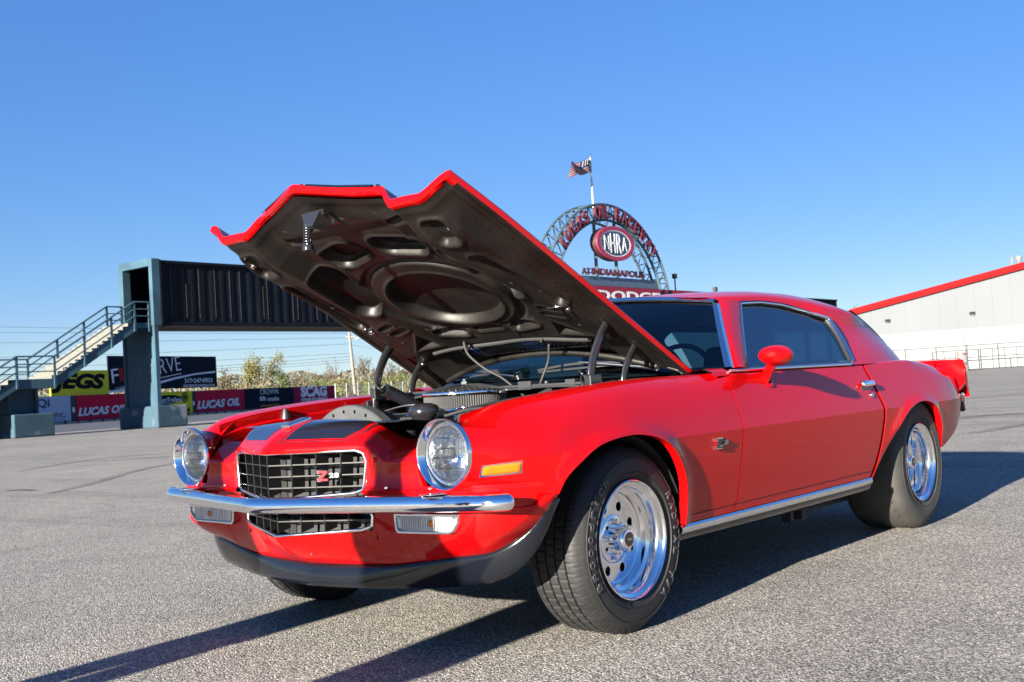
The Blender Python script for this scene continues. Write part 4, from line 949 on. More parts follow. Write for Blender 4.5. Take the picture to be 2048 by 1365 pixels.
# ------------------------------------------------------------------ bumper
BP = [(0, -.930), (.03, -.926), (.10, -.907), (.34, -.840), (.54, -.782), (.70, -.738), (.80, -.712), (.855, -.693), (.888, -.670), (.899, -.645)]
path = []
for X in [-x for x, _ in BP][::-1][:-1]+[x for x, _ in BP]: pass
ctr = [(x, y) for x, y in BP]; sm = crom(ctr, 5); full = [(-p[0], p[1]) for p in sm][::-1][:-1]+[(p[0], p[1]) for p in sm]
mb = MB(); G = []
n = len(full)
for i, (x, y) in enumerate(full):
    a = full[max(0, i-1)]; c = full[min(n-1, i+1)]; t = Vector((c[0]-a[0], c[1]-a[1], 0)).normalized(); nrm = Vector((t.y, -t.x, 0))
    k = 1.0; e = min(i, n-1-i)
    if e < 4: k = (.30, .66, .87, .97)[e]
    zc = .533; hh = .031*(1.0 if abs(x) < .8 else 1.0)
    prof = [(-.020, .012), (-.004, .0255), (.006, .027), (.016, .0235), (.024, .015), (.0275, .005), (.0285, -.004), (.027, -.013), (.021, -.0215), (.010, -.027), (-.004, -.027), (-.020, -.012)]
    G.append([Vector((x, y, zc))+nrm*(d*k)+Vector((0, 0, h*k)) for d, h in prof])
G.insert(0, [sum((Vector(p) for p in G[0]), Vector())/len(G[0]) for _ in G[0]]); G.append([sum((Vector(p) for p in G[-1]), Vector())/len(G[-1]) for _ in G[-1]])
for r in G: r.append(r[0])
mb.grid(G); mb.build('front_bumper', CHROME, car, 70)
def bumper_bits(s):
    mb = MB(); mb.lathe([(.05, 0), (.05, .002), (.035, .004), (0, .004)], (s*.66, -.738, .562), (0, 0, 1), 24); o = mb.build('bumper_pad', CHROME, car, 40)
    mb = MB(); mb.box((s*.6, -.70, .533), (.05, .10, .03)); mb.build('bumper_bracket', DARK, car)
both(bumper_bits)
# ------------------------------------------------------------------ headlamps, parking lamps, side markers
HL_GLASS = glass('headlamp_glass', (.92, .95, .97), 1.6)
def headlamp(s):
    cx, cz = s*HLC[0], HLC[1]; o = thing_part = None
    mb = MB(); mb.lathe([(.1145, .004), (.1145, -.006), (.1115, -.010), (.1085, -.0085), (.1055, -.003), (.100, .006), (.094, .018), (.091, .026), (.086, .030)], (cx, -.712, cz), (0, 1, 0), 64)
    bz = mb.build('headlamp', CHROME, car, 60)
    mb = MB(); mb.lathe([(.0915, 0), (.091, -.005), (.088, -.008), (.0855, -.005), (.0855, .01)], (cx, -.688, cz), (0, 1, 0), 48); mb.build('retaining_ring', TRIM, bz, 50)
    mb = MB(); mb.lathe([(.0855, .004), (.080, .022), (.066, .045), (.040, .062), (.012, .068), (0, .068)], (cx, -.688, cz), (0, 1, 0), 48); mb.build('reflector', mat('reflector', (.9, .9, .92), .12, 1.0, bump=.25, bscale=55), bz, 70)
    mb = MB(); mb.lathe([(.020, .0), (.020, .012), (.0, .012)], (cx, -.668, cz), (0, -1, 0), 24); mb.build('bulb_shield', CHROME, bz, 40)
    mb = MB(); prof = [(0.0860*math.sin(k/12*math.pi/2), -.020*math.cos(k/12*math.pi/2)) for k in range(13)]; mb.lathe(prof[::-1], (cx, -.688, cz), (0, 1, 0), 48); mb.build('lens', HL_GLASS, bz, 80)
    mb = MB()
    for k in range(-8, 9):
        x = k*.0088; h = math.sqrt(max(0, .074**2-x*x)); yy = lambda z: -.690+.0-.020*math.sqrt(max(0, 1-(x*x+z*z)/.08**2))+.002
        mb.tube([(cx+x, yy(z), cz+z) for z in lin(-h, h, 10)], .0011, 5)
    for z0 in (-.045, -.012, .018, .05):
        h = math.sqrt(max(0, .074**2-z0*z0)); mb.tube([(cx+x, -.690-.020*math.sqrt(max(0, 1-(x*x+z0*z0)/.08**2))+.002, cz+z0) for x in lin(-h, h, 10)], .0011, 5)
    mb.build('lens_flutes', GLASS_C, bz, 60)
    for a in (20, 150, 268):
        mb = MB(); an = math.radians(a); mb.tube([(cx+.096*math.cos(an)*1, -.70, cz+.096*math.sin(an)), (cx+.096*math.cos(an), -.690, cz+.096*math.sin(an))], .004, 8); mb.build('screw', TRIM, bz, 40)
both(headlamp)
def parking(s):
    L = [(.437, .490), (.727, .494), (.722, .468), (.700, .440), (.682, .4335), (.452, .428), (.442, .44)]
    pts = [(s*x, z) for x, z in L]
    M = Matrix(((1, 0, 0, 0), (0, 0, -1, -.6955), (0, 1, 0, 0), (0, 0, 0, 1)))
    def shrink(P, k):
        cx = sum(p[0] for p in P)/len(P); cz = sum(p[1] for p in P)/len(P)
        return [(cx+(x-cx)*(1-k/abs(.145)), cz+(z-cz)*(1-k/.031)) for x, z in P]
    o = curve_mesh('parking_lamp', [pts, shrink(pts, .0045)], .022, TRIM, car, M, .0015)
    curve_mesh('reflector', [shrink(pts, .004)], .002, mat('lamp_reflector', (.55, .57, .60), .35, .0, bump=.1, bscale=40), o, M @ Matrix.Translation((0, 0, -.003)))
    curve_mesh('lens', [shrink(pts, .004)], .003, glass('lamp_lens_glass', (.97, .98, .99), .7), o, M @ Matrix.Translation((0, 0, .004)))
    mb = MB()
    for k in range(23):
        x = .465+k*.0105
        mb.tube([(s*x, -.702, .440+.004*max(0, (x-.66)/.05)), (s*x, -.702, .485)], .0022, 6)
    mb.build('lens_ribs', LENS, o, 60)
    mb = MB(); mb.lathe([(.0, -.012), (.010, -.008), (.012, 0), (.009, .010), (0, .014)], (s*.60, -.699, .462), (0, 0, 1), 12); mb.build('bulb', AMBER, o, 60)
    for (x, z) in ((.45, .48), (.452, .437), (.70, .482)):
        mb = MB(); mb.tube([(s*x, -.706, z), (s*x, -.700, z)], .003, 8); mb.build('screw', TRIM, o)
both(parking)
def marker(s):
    mb = MB(); mf = MB(); G = []; G2 = []
    for k in range(13):
        t = k/12; y = -.675+t*.105; x = None
        U, D = ring_blend(y, *side_column(y, .534)); zz = [p[1] for p in D][::-1]; xx = [p[0] for p in D][::-1]
        X = lambda z: float(np.interp(z, zz, xx))
        z0, z1 = .611+.004*t, .640+.006*t
        G.append([(s*(X(z)+(.008 if 0 < k < 12 and z0 < z < z1 else .002)), y, z) for z in lin(z0, z1, 6)])
        G2.append([(s*(X(z)+.003), y+(-.004 if k == 0 else .004 if k == 12 else 0), z) for z in (z0-.004, z1+.004)])
    mf.grid(G2); o = mf.build('side_marker', TRIM, car, 60); mb.grid(G); mb.build('lens', AMBER, o, 60)
both(marker)
# ------------------------------------------------------------------ hood (propped open)
HA = Vector((0, .75, .908)); HT = Vector((0, -.8875, .4608)); HN = Vector((0, .4608, .8875))
def hw(X, s, h): return HA+Vector((X, 0, 0))+HT*s+HN*h
def h_W(s): return itp(s, [(0, .726), (.6, .705), (1.2, .685), (1.5, .660)])
def s_f(X): a = math.sqrt(X*X+.012**2); return 1.632-.37*min(a, .356) if a < .40 else 1.50
def s_r(X): return .135*(1-(X/.726)**2)
def h_top(X, s):
    a = abs(X); crown = (.088*(1-s/2.2))*(1-(X/.71)**2)-.032*sst(1.1, 1.6, s)*(1-sst(.2, .5, a))
    d = .078*sst(.45, 1.45, s); return crown-d*sst(.325, .415, a)*(1-sst(.53, .655, a))
def hgrid(nx, ns, fn, inset=0.0, fi=0.0):
    G = []
    for j in range(ns+1):
        v = j/ns; row = []
        for i in range(nx+1):
            u = -1+2*i/nx
            X = u*.70; s = s_r(X)+fi+v*(s_f(X)-s_r(X)-2*fi); X = u*(h_W(s)-inset); row.append((X, s, fn(X, s)))
        G.append(row)
    return G
VENT = lambda X, s: abs(X) < .345 and .185 < s < .300
def emit_hood(name, G, m, parent, skip=None, smooth=60):
    R, C = len(G), len(G[0]); V = [hw(*p) for r in G for p in r]; F = []
    for i in range(R-1):
        for j in range(C-1):
            if skip:
                X = (G[i][j][0]+G[i+1][j+1][0])/2; s = (G[i][j][1]+G[i+1][j+1][1])/2
                if skip(X, s): continue
            F.append((i*C+j, i*C+j+1, (i+1)*C+j+1, (i+1)*C+j))
    return obj(name, V, F, m, parent, smooth)
GT = hgrid(150, 150, h_top)
HOOD = emit_hood('hood', GT, RED, car, VENT)
# rim of the hood
def rim_loop(G): return [p for p in G[0]]+[r[-1] for r in G[1:]]+[p for p in G[-1][::-1][1:]]+[r[0] for r in G[::-1][1:-1]]
L0 = rim_loop(GT)
def inset_loop(L, d, dh):
    out = []
    for X, s, h in L:
        sx = -1 if X > 0 else 1; a = abs(X)/max(h_W(s), .1); X2 = X+sx*d*sst(.93, 1.0, a); m = (s-s_r(X))/(s_f(X)-s_r(X))
        s2 = s-d*sst(.96, 1.0, m)+d*(1-sst(0, .04, m)); out.append((X2, s2, h+dh))
    return out
loops = [L0, inset_loop(L0, -.004, -.006), inset_loop(L0, -.002, -.026), inset_loop(L0, .006, -.032), inset_loop(L0, .022, -.030), inset_loop(L0, .026, -.022)]
V = [hw(*p) for L in loops for p in L]; n = len(L0); F = [(k*n+i, k*n+(i+1) % n, (k+1)*n+(i+1) % n, (k+1)*n+i) for k in range(len(loops)-1) for i in range(n)]
obj('hood_rim', V, F, [RED, INNER], HOOD, 35, [1 if ((i < 150 and k > 0) or (k >= 2 and (150 <= i < 296 or i > 450))) else 0 for k in range(len(loops)-1) for i in range(n)])
for s0 in (1, -1):
    for a, b_, nm in ((.055, .305, 'stripe'), (.035, .042, 'pinstripe'), (.320, .327, 'pinstripe')):
        V = []; F = []; n = 60
        for j in range(n+1):
            for X in (a, (a+b_)/2, b_):
                s = s_r(X)+.005+(s_f(X)-s_r(X)-.004)*j/n; V.append(hw(s0*X, s, h_top(X, min(s, s_f(X)))+.0016))
            if j == n:
                for X in (a, (a+b_)/2, b_): V.append(hw(s0*X, s_f(X)+.004, h_top(X, s_f(X))-.010))
        for j in range(n+1):
            for k in range(2): F.append((j*3+k, j*3+k+1, j*3+k+4, j*3+k+3))
        obj(nm, V, F, STRIPE, HOOD, 60)
# pressed inner panel: rounded pockets between ribs
def capsule(X, s, a, b, r):
    ax, as_ = a; bx, bs = b; t = max(0, min(1, ((X-ax)*(bx-ax)+(s-as_)*(bs-as_))/((bx-ax)**2+(bs-as_)**2))); return math.hypot(X-ax-t*(bx-ax), s-as_-t*(bs-as_))-r
def rbox(X, s, c, hx, hs, r, rot=0):
    ca, sa = math.cos(rot), math.sin(rot); x, y = X-c[0], s-c[1]; x, y = x*ca+y*sa, -x*sa+y*ca
    qx, qy = abs(x)-hx+r, abs(y)-hs+r; return math.hypot(max(qx, 0), max(qy, 0))+min(max(qx, qy), 0)-r
def ell(X, s, c, a, b): return (math.hypot((X-c[0])/a, (s-c[1])/b)-1)*min(a, b)
def tri(X, s, P, r):
    d = -9
    for i in range(3):
        (x0, y0), (x1, y1) = P[i], P[(i+1) % 3]; nx, ny = y1-y0, x0-x1; l = math.hypot(nx, ny); d = max(d, ((X-x0)*nx+(s-y0)*ny)/l)
    return d-r
def press(d, depth, w=.012): return depth*(1-sst(-w, w, d))
def pockets(X, s):
    """signed distances (negative inside) and depths of the pressed pockets"""
    a = abs(X); e = ell(X, s, (0, .775), .250, .210)
    return [(rbox(a, s, (.150, 1.205), .105, .066, .055, -.28), .040), (capsule(a, s, (.352, 1.10), (.392, .84), .060), .040), (e, .036),
            (capsule(a, s, (.522, 1.14), (.560, .72), .022), .030), (tri(a, s, [(.360, .430), (.450, .430), (.388, .505)], .004), .034),
            (rbox(a, s, (.205, .50), .075, .022, .02, .25), .028), (capsule(a, s, (.40, .60), (.47, .58), .011), .018), (capsule(a, s, (.43, .66), (.49, .64), .010), .016),
            (rbox(a, s, (.505, 1.325), .042, .062, .025, 0), .026), (rbox(X, s, (0, .495), .07, .018, .016), .016), (rbox(a, s, (.285, 1.355), .030, .012, .01), .014)], e
def h_in(X, s):
    a = abs(X)
    z = h_top(X, s)-.034-.020*(1-sst(.58, .635, a))*sst(.33, .38, s)*(1-sst(s_f(X)-.16, s_f(X)-.07, s))
    P, e = pockets(X, s); up = 0.0; rim = 0.0
    for d, dep in P:
        if d < .06: up = max(up, press(d, dep, .010)); rim = max(rim, math.exp(-((d-.017)/.0075)**2)*min(1, dep/.03))
    ring = abs(ell(X, s, (0, .785), .345, .300))-.017
    up = max(up, press(ring, .022, .010)*(1 if s > .56 else sst(.48, .56, s)))
    low = .0075*rim*(1-min(1, up/.006))
    low += .010*sst(1.385, 1.390, s)*(1-sst(.33, .340, a))                       # plate carrying the latch
    low += .010*(1-sst(.585, .597, a))*sst(.325, .342, s)*(1-sst(1.30, 1.36, s))  # raised centre panel
    low += .006*math.exp(-((a-.628-.02*math.sin(s*2))/.007)**2)                   # rail along the edge
    low += .006*math.exp(-((a-.245-.06*(s-1.1))/.008)**2)*sst(1.05, 1.10, s)*(1-sst(1.28, 1.33, s))
    low += .005*math.exp(-((a-.10-.35*(s-.40))/.007)**2)*sst(.38, .41, s)*(1-sst(.53, .56, s))
    low -= .018*(1-sst(.30, .335, s))*(1-sst(.42, .47, a))                        # recess with the vent
    edge_up = .020*sst(.600, .655, a)+.012*sst(s_f(X)-.06, s_f(X)-.03, s)
    return z+up-low+edge_up*.4
GI = hgrid(340, 360, h_in, .020, .020)
for r in GI:
    pass
INN = emit_hood('inner_panel', GI, INNER, HOOD, VENT, 40)
# vent in the trailing part: frame and slanted slats
mb = MB()
for s_, t_ in ((.178, .012), (.303, .010)): mb.add([hw(x, s_+d, h_top(0, s_)+e) for x in (-.36, .36) for d, e in ((-t_, -.03), (t_, -.03), (t_, .001), (-t_, .001))], [(0, 1, 5, 4), (1, 2, 6, 5), (2, 3, 7, 6), (3, 0, 4, 7), (0, 3, 2, 1), (4, 5, 6, 7)])
for x in (-.352, .352): mb.add([hw(x+dx, s_, h_top(x, s_)+e) for dx in (-.012, .012) for s_, e in ((.172, -.03), (.31, -.03), (.31, .000), (.172, .000))], [(0, 1, 2, 3), (7, 6, 5, 4), (0, 4, 5, 1), (1, 5, 6, 2), (2, 6, 7, 3), (3, 7, 4, 0)])
VF = mb.build('vent_frame', GLOSSB, HOOD)
for k in range(31):
    x = -.345+k*.0225; w = .0052; mb = MB()
    P = []
    for e in (-.0135, -.0115):
        for s_, sh in ((.188, .038), (.300, -.038)):
            for d in (-w, w): P.append(hw(x+d+sh, s_, h_top(x, s_)+e))
    mb.add(P, [(0, 1, 3, 2), (4, 6, 7, 5), (0, 4, 5, 1), (2, 3, 7, 6), (0, 2, 6, 4), (1, 5, 7, 3)]); mb.build('vent_slat', GLOSSB, VF)
# weather strip, washer hoses, bolts, latch
mb = MB(); mb.tube([hw(x, .350+.006*math.sin(x*14), h_in(x, .35)-.006) for x in lin(-.44, .44, 24)], .0135, 10); mb.build('weather_strip', HOSE, HOOD, 60)
mb = MB(); mb.tube([hw(x, s_r(x)+.028, h_top(x, s_r(x))-.036) for x in lin(-.60, .60, 30)], .015, 10); mb.build('rear_lip', INNER, HOOD, 60)
for s in (1, -1):
    for (X, s_) in ((.552, .649), (.60, .26), (.545, 1.33)):
        mb = MB(); c = hw(s*X, s_, h_in(X, s_)); mb.lathe([(.014, 0), (.014, .004), (.008, .004), (.008, .012), (0, .012)], c, -HN, 12); mb.build('bolt', TRIM, HOOD, 40)
    mb = MB(); mb.tube([hw(s*(.53+d), .69+e, h_in(.53, .69)-f_) for d, e, f_ in ((.03, .0, .004), (0, .005, .004), (-.012, .012, .012), (-.02, .03, .02))], .002, 6); mb.build('hose_clip', TRIM, HOOD, 60)
mb = MB(); c = hw(.02, 1.50, h_in(0, 1.5)); M = Matrix((tuple(Vector((1, 0, 0))), tuple(HT), tuple(HN))).transposed()
mb.box(hw(.035, 1.485, h_in(0, 1.48)-.006), (.105, .085, .010), M); mb.box(hw(.01, 1.497, h_in(0, 1.48)-.030), (.045, .012, .05), M)
mb.hexa([hw(x, s, h_in(0, 1.48)+z) for x, s, z in ((-.012, 1.51, -.055), (.03, 1.51, -.055), (.03, 1.47, -.05), (-.012, 1.47, -.05), (-.03, 1.53, -.008), (.07, 1.53, -.008), (.07, 1.45, -.008), (-.03, 1.45, -.008))])
LT = mb.build('hood_latch', GLOSSB, HOOD, 40)
base = hw(-.012, 1.505, h_in(0, 1.48)-.030); dn = (Vector((-.10, .02, -1))).normalized()
mb = MB(); mb.tube([base+dn*(.004+.075*t/80)+(Vector((math.cos(t*.62), math.sin(t*.62), 0))*.015) for t in range(81)], .0035, 6); mb.build('latch_spring', GLOSSB, LT, 60)
mb = MB(); mb.lathe([(.006, -.01), (.008, .075), (.017, .078), (.021, .084), (.021, .100), (.014, .104), (.010, .098), (0, .096)], base, dn, 20); mb.build('latch_pin', GLOSSB, LT, 50)
for x, y in ((.075, 1.46), (.075, 1.515), (-.005, 1.46)):
    mb = MB(); mb.lathe([(.009, 0), (.009, .006), (0, .008)], hw(x, y, h_in(0, 1.48)-.010), -HN, 8); mb.build('bolt', GLOSSB, LT, 40)
for s in (1, -1):                      # punched holes and spot welds in the inner panel
    for X, s_, r_ in ((.10, 1.45, .011), (.25, 1.43, .011), (.20, 1.36, .009), (.30, 1.07, .008), (.47, 1.24, .009), (.50, .93, .008), (.30, .56, .009), (.53, .80, .007), (.28, 1.33, .007), (.08, 1.10, .007), (.50, .50, .008)):
        mb = MB(); c = hw(s*X, s_, h_in(X, s_)-.0012); mb.lathe([(r_, 0), (0, .0)], c, -HN, 12); mb.build('punched_hole', DARK, INN)
mb = MB()
for s in (1, -1):
    for k in range(26):
        s_ = .40+k*.036; X = .612; c = hw(s*X, s_, h_in(X, s_)-.0005); mb.lathe([(.004, 0), (.003, .0012), (0, .0015)], c, -HN, 8)
w_ = mb.build('spot_weld', INNER, INN, 60); w_['kind'] = 'stuff'
def hitX(x, y, X):
    d = ray(x, y); return CAM+d*((X-CAM.x)/d.x)
for nm, pts in (('washer_hose', [hw(.20, .37, h_in(.2, .37)-.02), hitX(1105, 662, .20), hitX(1098, 690, .18), hitX(1097, 720, .16), hitX(1085, 755, .13), hitX(1072, 788, .12)]),
                ('washer_hose', [hw(-.22, .36, h_in(.2, .37)-.02), hitX(928, 685, -.2), hitX(937, 710, -.18), hitX(970, 738, -.10), hitX(1005, 757, -.03), hitX(1048, 792, .05)])):
    mb = MB(); mb.tube([Vector(p) for p in crom([tuple(q) for q in pts], 8)], .0055, 8); mb.build(nm, HOSE, HOOD, 60)
# hinges
def hinge(s):
    h = None
    A = crom([(s*.600, .20, .80), (s*.600, .205, .88), (s*.602, .225, .965), (s*.606, .270, 1.045), (s*.608, .318, 1.100)], 6)
    mb = MB(); mb.tube(A, .022, 10, flat=.55, upv=(1, 0, 0)); h = mb.build('hood_hinge', GLOSSB, car, 60)
    B = crom([(s*.600, .43, .80), (s*.600, .43, .885), (s*.604, .455, .95), (s*.608, .507, 1.012)], 6)
    mb = MB(); mb.tube(B, .019, 10, flat=.55, upv=(1, 0, 0)); mb.build('hinge_arm', GLOSSB, h, 60)
    mb = MB(); mb.box((s*.60, .22, .885), (.035, .075, .055)); mb.box((s*.62, .33, .80), (.02, .34, .12)); bevel(mb.build('hinge_bracket', GLOSSB, h), .006)
    p0, p1 = Vector((s*.565, .225, .905)), Vector((s*.545, .46, .80)); d = (p1-p0); L = d.length; d.normalize(); e = d.orthogonal().normalized(); g = d.cross(e)
    N = 26*14; mb = MB(); mb.tube([p0+d*(L*k/N)+(e*math.cos(k*2*math.pi/14)+g*math.sin(k*2*math.pi/14))*.026 for k in range(N+1)], .0042, 6); mb.build('hinge_spring', GLOSSB, h, 60)
    mb = MB(); mb.tube([p0+(g*math.sin(a)*.026+d*(math.cos(a)*.026-.02)) for a in lin(0, 5.2, 16)], .0042, 6); mb.build('spring_hook', GLOSSB, h, 60)
both(hinge)

# ------------------------------------------------------------------ windscreen, roof, side glass
def WS(u, v):
    x0, y0, z0 = .845*u, .60+.24*u*u, .905; x1, y1, z1 = .625*u, 1.055+.09*u*u, 1.262-.05*u*u
    bul = .020*math.sin(math.pi*v)*(1-.3*u*u); return (x0+(x1-x0)*v, y0+(y1-y0)*v-bul*.6, z0+(z1-z0)*v+bul)
mb = MB(); mb.grid([[WS(u, v) for u in lin(-.985, .985, 40)] for v in lin(0, .985, 20)]); WSO = mb.build('windscreen', GLASS_W, car, 80)
def strip_tube(name, pts, r, m, parent, flat=.5, seg=8, upv=None):
    mb = MB(); mb.tube(pts, r, seg, flat=flat, upv=upv); return mb.build(name, m, parent, 60)
for s in (1, -1):
    edge_ = [Vector(WS(s*1.0, v))+Vector((s*.004, -.004, .004)) for v in lin(.0, .93, 16)]; cor = [Vector(WS(s*(1-.02*k), .93+.06*k/4))+Vector((s*.003, -.003, .006)) for k in range(1, 5)]
    mb = MB(); G = []
    for q, v in zip(edge_, lin(0, .93, 16)):
        a = Vector(WS(s*.980, v)); o_ = Vector(WS(s*1.0, v)); n_ = Vector((s*.45, -.62, .64)); G.append([a+n_*.002, a+n_*.009, o_+n_*.010+Vector((s*.004, .004, 0)), o_+Vector((s*.010, .020, 0))])
    mb.grid(G); mb.build('windscreen_trim', TRIM, WSO, 50)
mb = MB(); G = []
for u in lin(-1.0, 1.0, 60):
    a = Vector(WS(u, .95)); c = Vector(WS(u, 1.0)); n_ = Vector((0, -.62, .78)); G.append([a+n_*.003, a+n_*.011, c+n_*.012, c+Vector((0, .02, .004))])
mb.grid(G); mb.build('windscreen_trim', TRIM, WSO, 50)
RX = [(1.1, .615), (1.19, .620), (1.365, .632), (1.574, .630), (1.769, .636), (1.947, .652), (2.186, .684), (2.45, .694), (2.75, .655)]
RZ = [(1.1, 1.214), (1.19, 1.216), (1.365, 1.216), (1.574, 1.222), (1.769, 1.214), (1.947, 1.190), (2.186, 1.144), (2.45, 1.122), (2.75, 1.095)]
ZS = [(1.08, 1.238), (1.15, 1.247), (1.235, 1.258), (1.5, 1.277), (1.72, 1.284), (2.0, 1.282), (2.27, 1.268), (2.45, 1.247), (2.6, 1.216), (2.75, 1.165)]
def roof_row(u):       # u 0 rail .. 1 centre
    return u
def roof_sec(y):
    xr, zr, zs = itp(y, RX), itp(y, RZ), itp(y, ZS)
    return crom([(xr, zr), (xr-.022, zr+.48*(zs-zr)), (.525, zs-.006), (.40, zs+.008), (.2, zs+.018), (0, zs+.021)], 8)
SEC = {}
def roof_pt(u, y):
    k = round(y, 4)
    if k not in SEC: SEC[k] = roof_sec(y)
    S = SEC[k]; i = min(len(S)-2, int(u*(len(S)-1))); t = u*(len(S)-1)-i; return S[i]*(1-t)+S[i+1]*t
def roof_y(u, t, sgn):
    X = .63*(1-u); y0 = 1.055+.09*(X/.625)**2+.014; y1 = 2.58+.17*(X/.63)**2; return y0+(y1-y0)*t
def roof_grid(dz=0, f=1.0):
    G = []
    for t in lin(0, 1, 50):
        row = []
        for k in range(-24, 25):
            s = -1 if k < 0 else 1; u = 1-abs(k)/24; u = u; y = roof_y(u, t, s); p = roof_pt(u, y); row.append((s*p[0]*f, y, p[1]+dz))
        G.append(row)
    return G
mb = MB(); mb.grid(roof_grid()); ROOF = mb.build('roof', RED, car, 70)
mb = MB(); mb.grid(roof_grid(-.022, .97)); mb.build('headliner', INTERIOR, ROOF, 70)
def tumble(z): return .86-.75*(z-.90)
WIN = [(.955, .897), (1.121, 1.027), (1.25, 1.122), (1.352, 1.196), (1.372, 1.205), (1.574, 1.214), (1.769, 1.206), (1.947, 1.182), (2.06, 1.162), (2.178, 1.140), (2.188, 1.130), (2.15, 1.035), (2.069, .929), (2.052, .912), (2.03, .899), (2.00, .897)]
def side_glass(s):
    V = [(s*(tumble(z)-.014), y, z) for y, z in WIN]; o = obj('side_window', V, [tuple(range(len(V)))], GLASS_T, car)
    path = []
    for i in range(len(WIN)):
        a, c = WIN[i], WIN[(i+1) % len(WIN)]
        for t in (0, .5): path.append((s*(tumble(a[1]+(c[1]-a[1])*t)+.002), a[0]+(c[0]-a[0])*t, a[1]+(c[1]-a[1])*t))
    mb = MB(); mb.tube(path, .0062, 8, closed=True); mb.build('window_trim', TRIM, o, 60)
    path = [(x-s*.012, y, z) for x, y, z in path]; mb = MB(); mb.tube(path, .011, 6, closed=True); mb.build('window_seal', BLACKP, o, 60)
    rear = [q for q in WIN if q[0] > 2.04 and q[1] > .91]
    mb = MB(); mb.tube([(s*(tumble(z)+.006), y+.004, z) for y, z in rear], .008, 8); mb.build('window_trim', CHROME, o, 60)
    mb = MB(); mb.tube([(s*(.868+.001*math.sin(y)), y, .8945) for y in lin(.80, 2.0, 24)], .006, 8); mb.build('belt_trim', TRIM, o, 60)
both(side_glass)
# screen pillar
PE = [(.862, .885, .898), (.850, .900, .912), (.781, 1.012, 1.005), (.694, 1.150, 1.121), (.640, 1.232, 1.195), (.622, 1.262, 1.222)]
PW = [(.866, .955, .898), (.853, .966, .908), (.765, 1.117, 1.027), (.694, 1.243, 1.122), (.640, 1.345, 1.196), (.632, 1.372, 1.214)]
def pillar(s):
    B = crom(PW, 5); A = [np.array(WS(1.0, v))+np.array((.008, .016, 0)) for v in lin(0, 1.0, len(B)-1)]; mb = MB(); G = []
    for a, c in zip(A, B):
        m = (a+c)/2+np.array((.008, -.004, .006)); G.append([(s*a[0], a[1], a[2]), (s*(.6*a[0]+.4*m[0]), .6*a[1]+.4*m[1], .6*a[2]+.4*m[2]+.002), (s*m[0], m[1], m[2]), (s*c[0], c[1], c[2]), (s*(c[0]-.03), c[1]+.004, c[2])])
    mb.grid(G); mb.build('screen_pillar', RED, car, 60)
    mb = MB(); G = [[(s*(x+.002), y, z) for x, z in ((.735, .888), (.78, .905), (.83, .907), (.862, .893), (.868, .875))] for y in lin(.66, .80, 8)]
    mb.grid(G); mb.build('cowl_corner', RED, car, 50)
both(pillar)
YW = [(.895, 2.035), (.929, 2.078), (1.035, 2.160), (1.10, 2.185), (1.136, 2.198), (1.144, 2.2)]
YB = [(.895, 3.13), (.96, 3.04), (1.015, 2.94), (1.06, 2.85), (1.095, 2.75)]
def sail(s):
    mb = MB(); G = []
    for q in lin(0, 1, 22):
        row = []
        for t in lin(0, 1, 36):
            yt = 2.2+(2.75-2.2)*t; zt = itp(yt, RZ); z = .892+(zt-.892)*q
            y0, y1 = itp(z, YW), itp(z, YB); y = y0+(y1-y0)*t
            roll = (.165*(1-q)+.05*q)*t**2.6
            x = tumble(z)*(1-q**3)+itp(yt, RX)*q**3-roll*(1-q**3)+.004
            if q == 0: x = tumble(z)+.004-roll
            row.append((s*x, y, z-(.02*(1-q))*t**4))
        G.append(row)
    mb.grid(G); mb.build('sail_panel', RED, car, 60)
both(sail)
mb = MB(); G = []
for t in lin(0, 1, 16):
    G.append([(u*(.60+.08*t), 2.60+.50*t+.10*u*u*(1-t), 1.222-.30*t+.02*math.sin(math.pi*t)-.03*u*u*(1-t)) for u in lin(-1, 1, 24)])
mb.grid(G); mb.build('rear_window', GLASS_T, car, 80)
mb = MB(); mb.grid([[(u*(.78-.02*t), 3.06+.60*t, itp(3.06+.60*t, ZT)+.010-.02*u**4+.006*(1-u*u)) for u in lin(-1, 1, 24)] for t in lin(0, 1, 14)]); mb.build('deck_lid', RED, car, 70)
mb = MB(); mb.grid([[(u*(.84-.06*abs(2*t-1)**3), 3.665+.03*math.sin(math.pi*t)*(1-u*u*.6), .64+.15*t) for u in lin(-1, 1, 20)] for t in lin(0, 1, 8)]); mb.grid([[(u*.82, 3.66-.36*t, .635-.17*t) for u in lin(-1, 1, 16)] for t in lin(0, 1, 5)]); mb.build('tail_panel', RED, car, 70)
# rear spoiler in three pieces
def spoiler(x0, x1, nm):
    mb = MB(); G = []
    n = 30
    for k in range(n+1):
        X = x0+(x1-x0)*k/n; a = abs(X); sx = 1 if X >= 0 else -1
        e = sst(.70, .875, a); foot = Vector((X, 3.45+.06*e, (itp(3.45, ZT)+.008)*(1-e)+.700*e)); top = Vector((X, 3.685-.02*e, .892-.004*e))
        if a > .86: top.z = .892-.045*sst(.860, .875, a)
        row = []
        for t in lin(0, 1, 10): row.append((foot+(top-foot)*t)+Vector((0, .055*math.sin(math.pi*t)*(.7+.3*e), -.030*math.sin(math.pi*t))))
        row.append(top+Vector((0, .012, -.004))); row.append(Vector((top.x, 3.705, .66+.06*(1-e)))); G.append(row)
    mb.grid(G)
    for g in (G[0], G[-1]):
        c = sum((Vector(p) for p in g), Vector())/len(g); mb.add([c]+[Vector(p) for p in g], [(0, i+1, i+2) for i in range(len(g)-1)])
    mb.build(nm, RED, car, 50)
spoiler(.705, .875, 'rear_spoiler'); spoiler(-.875, -.705, 'rear_spoiler'); spoiler(-.70, .70, 'rear_spoiler')
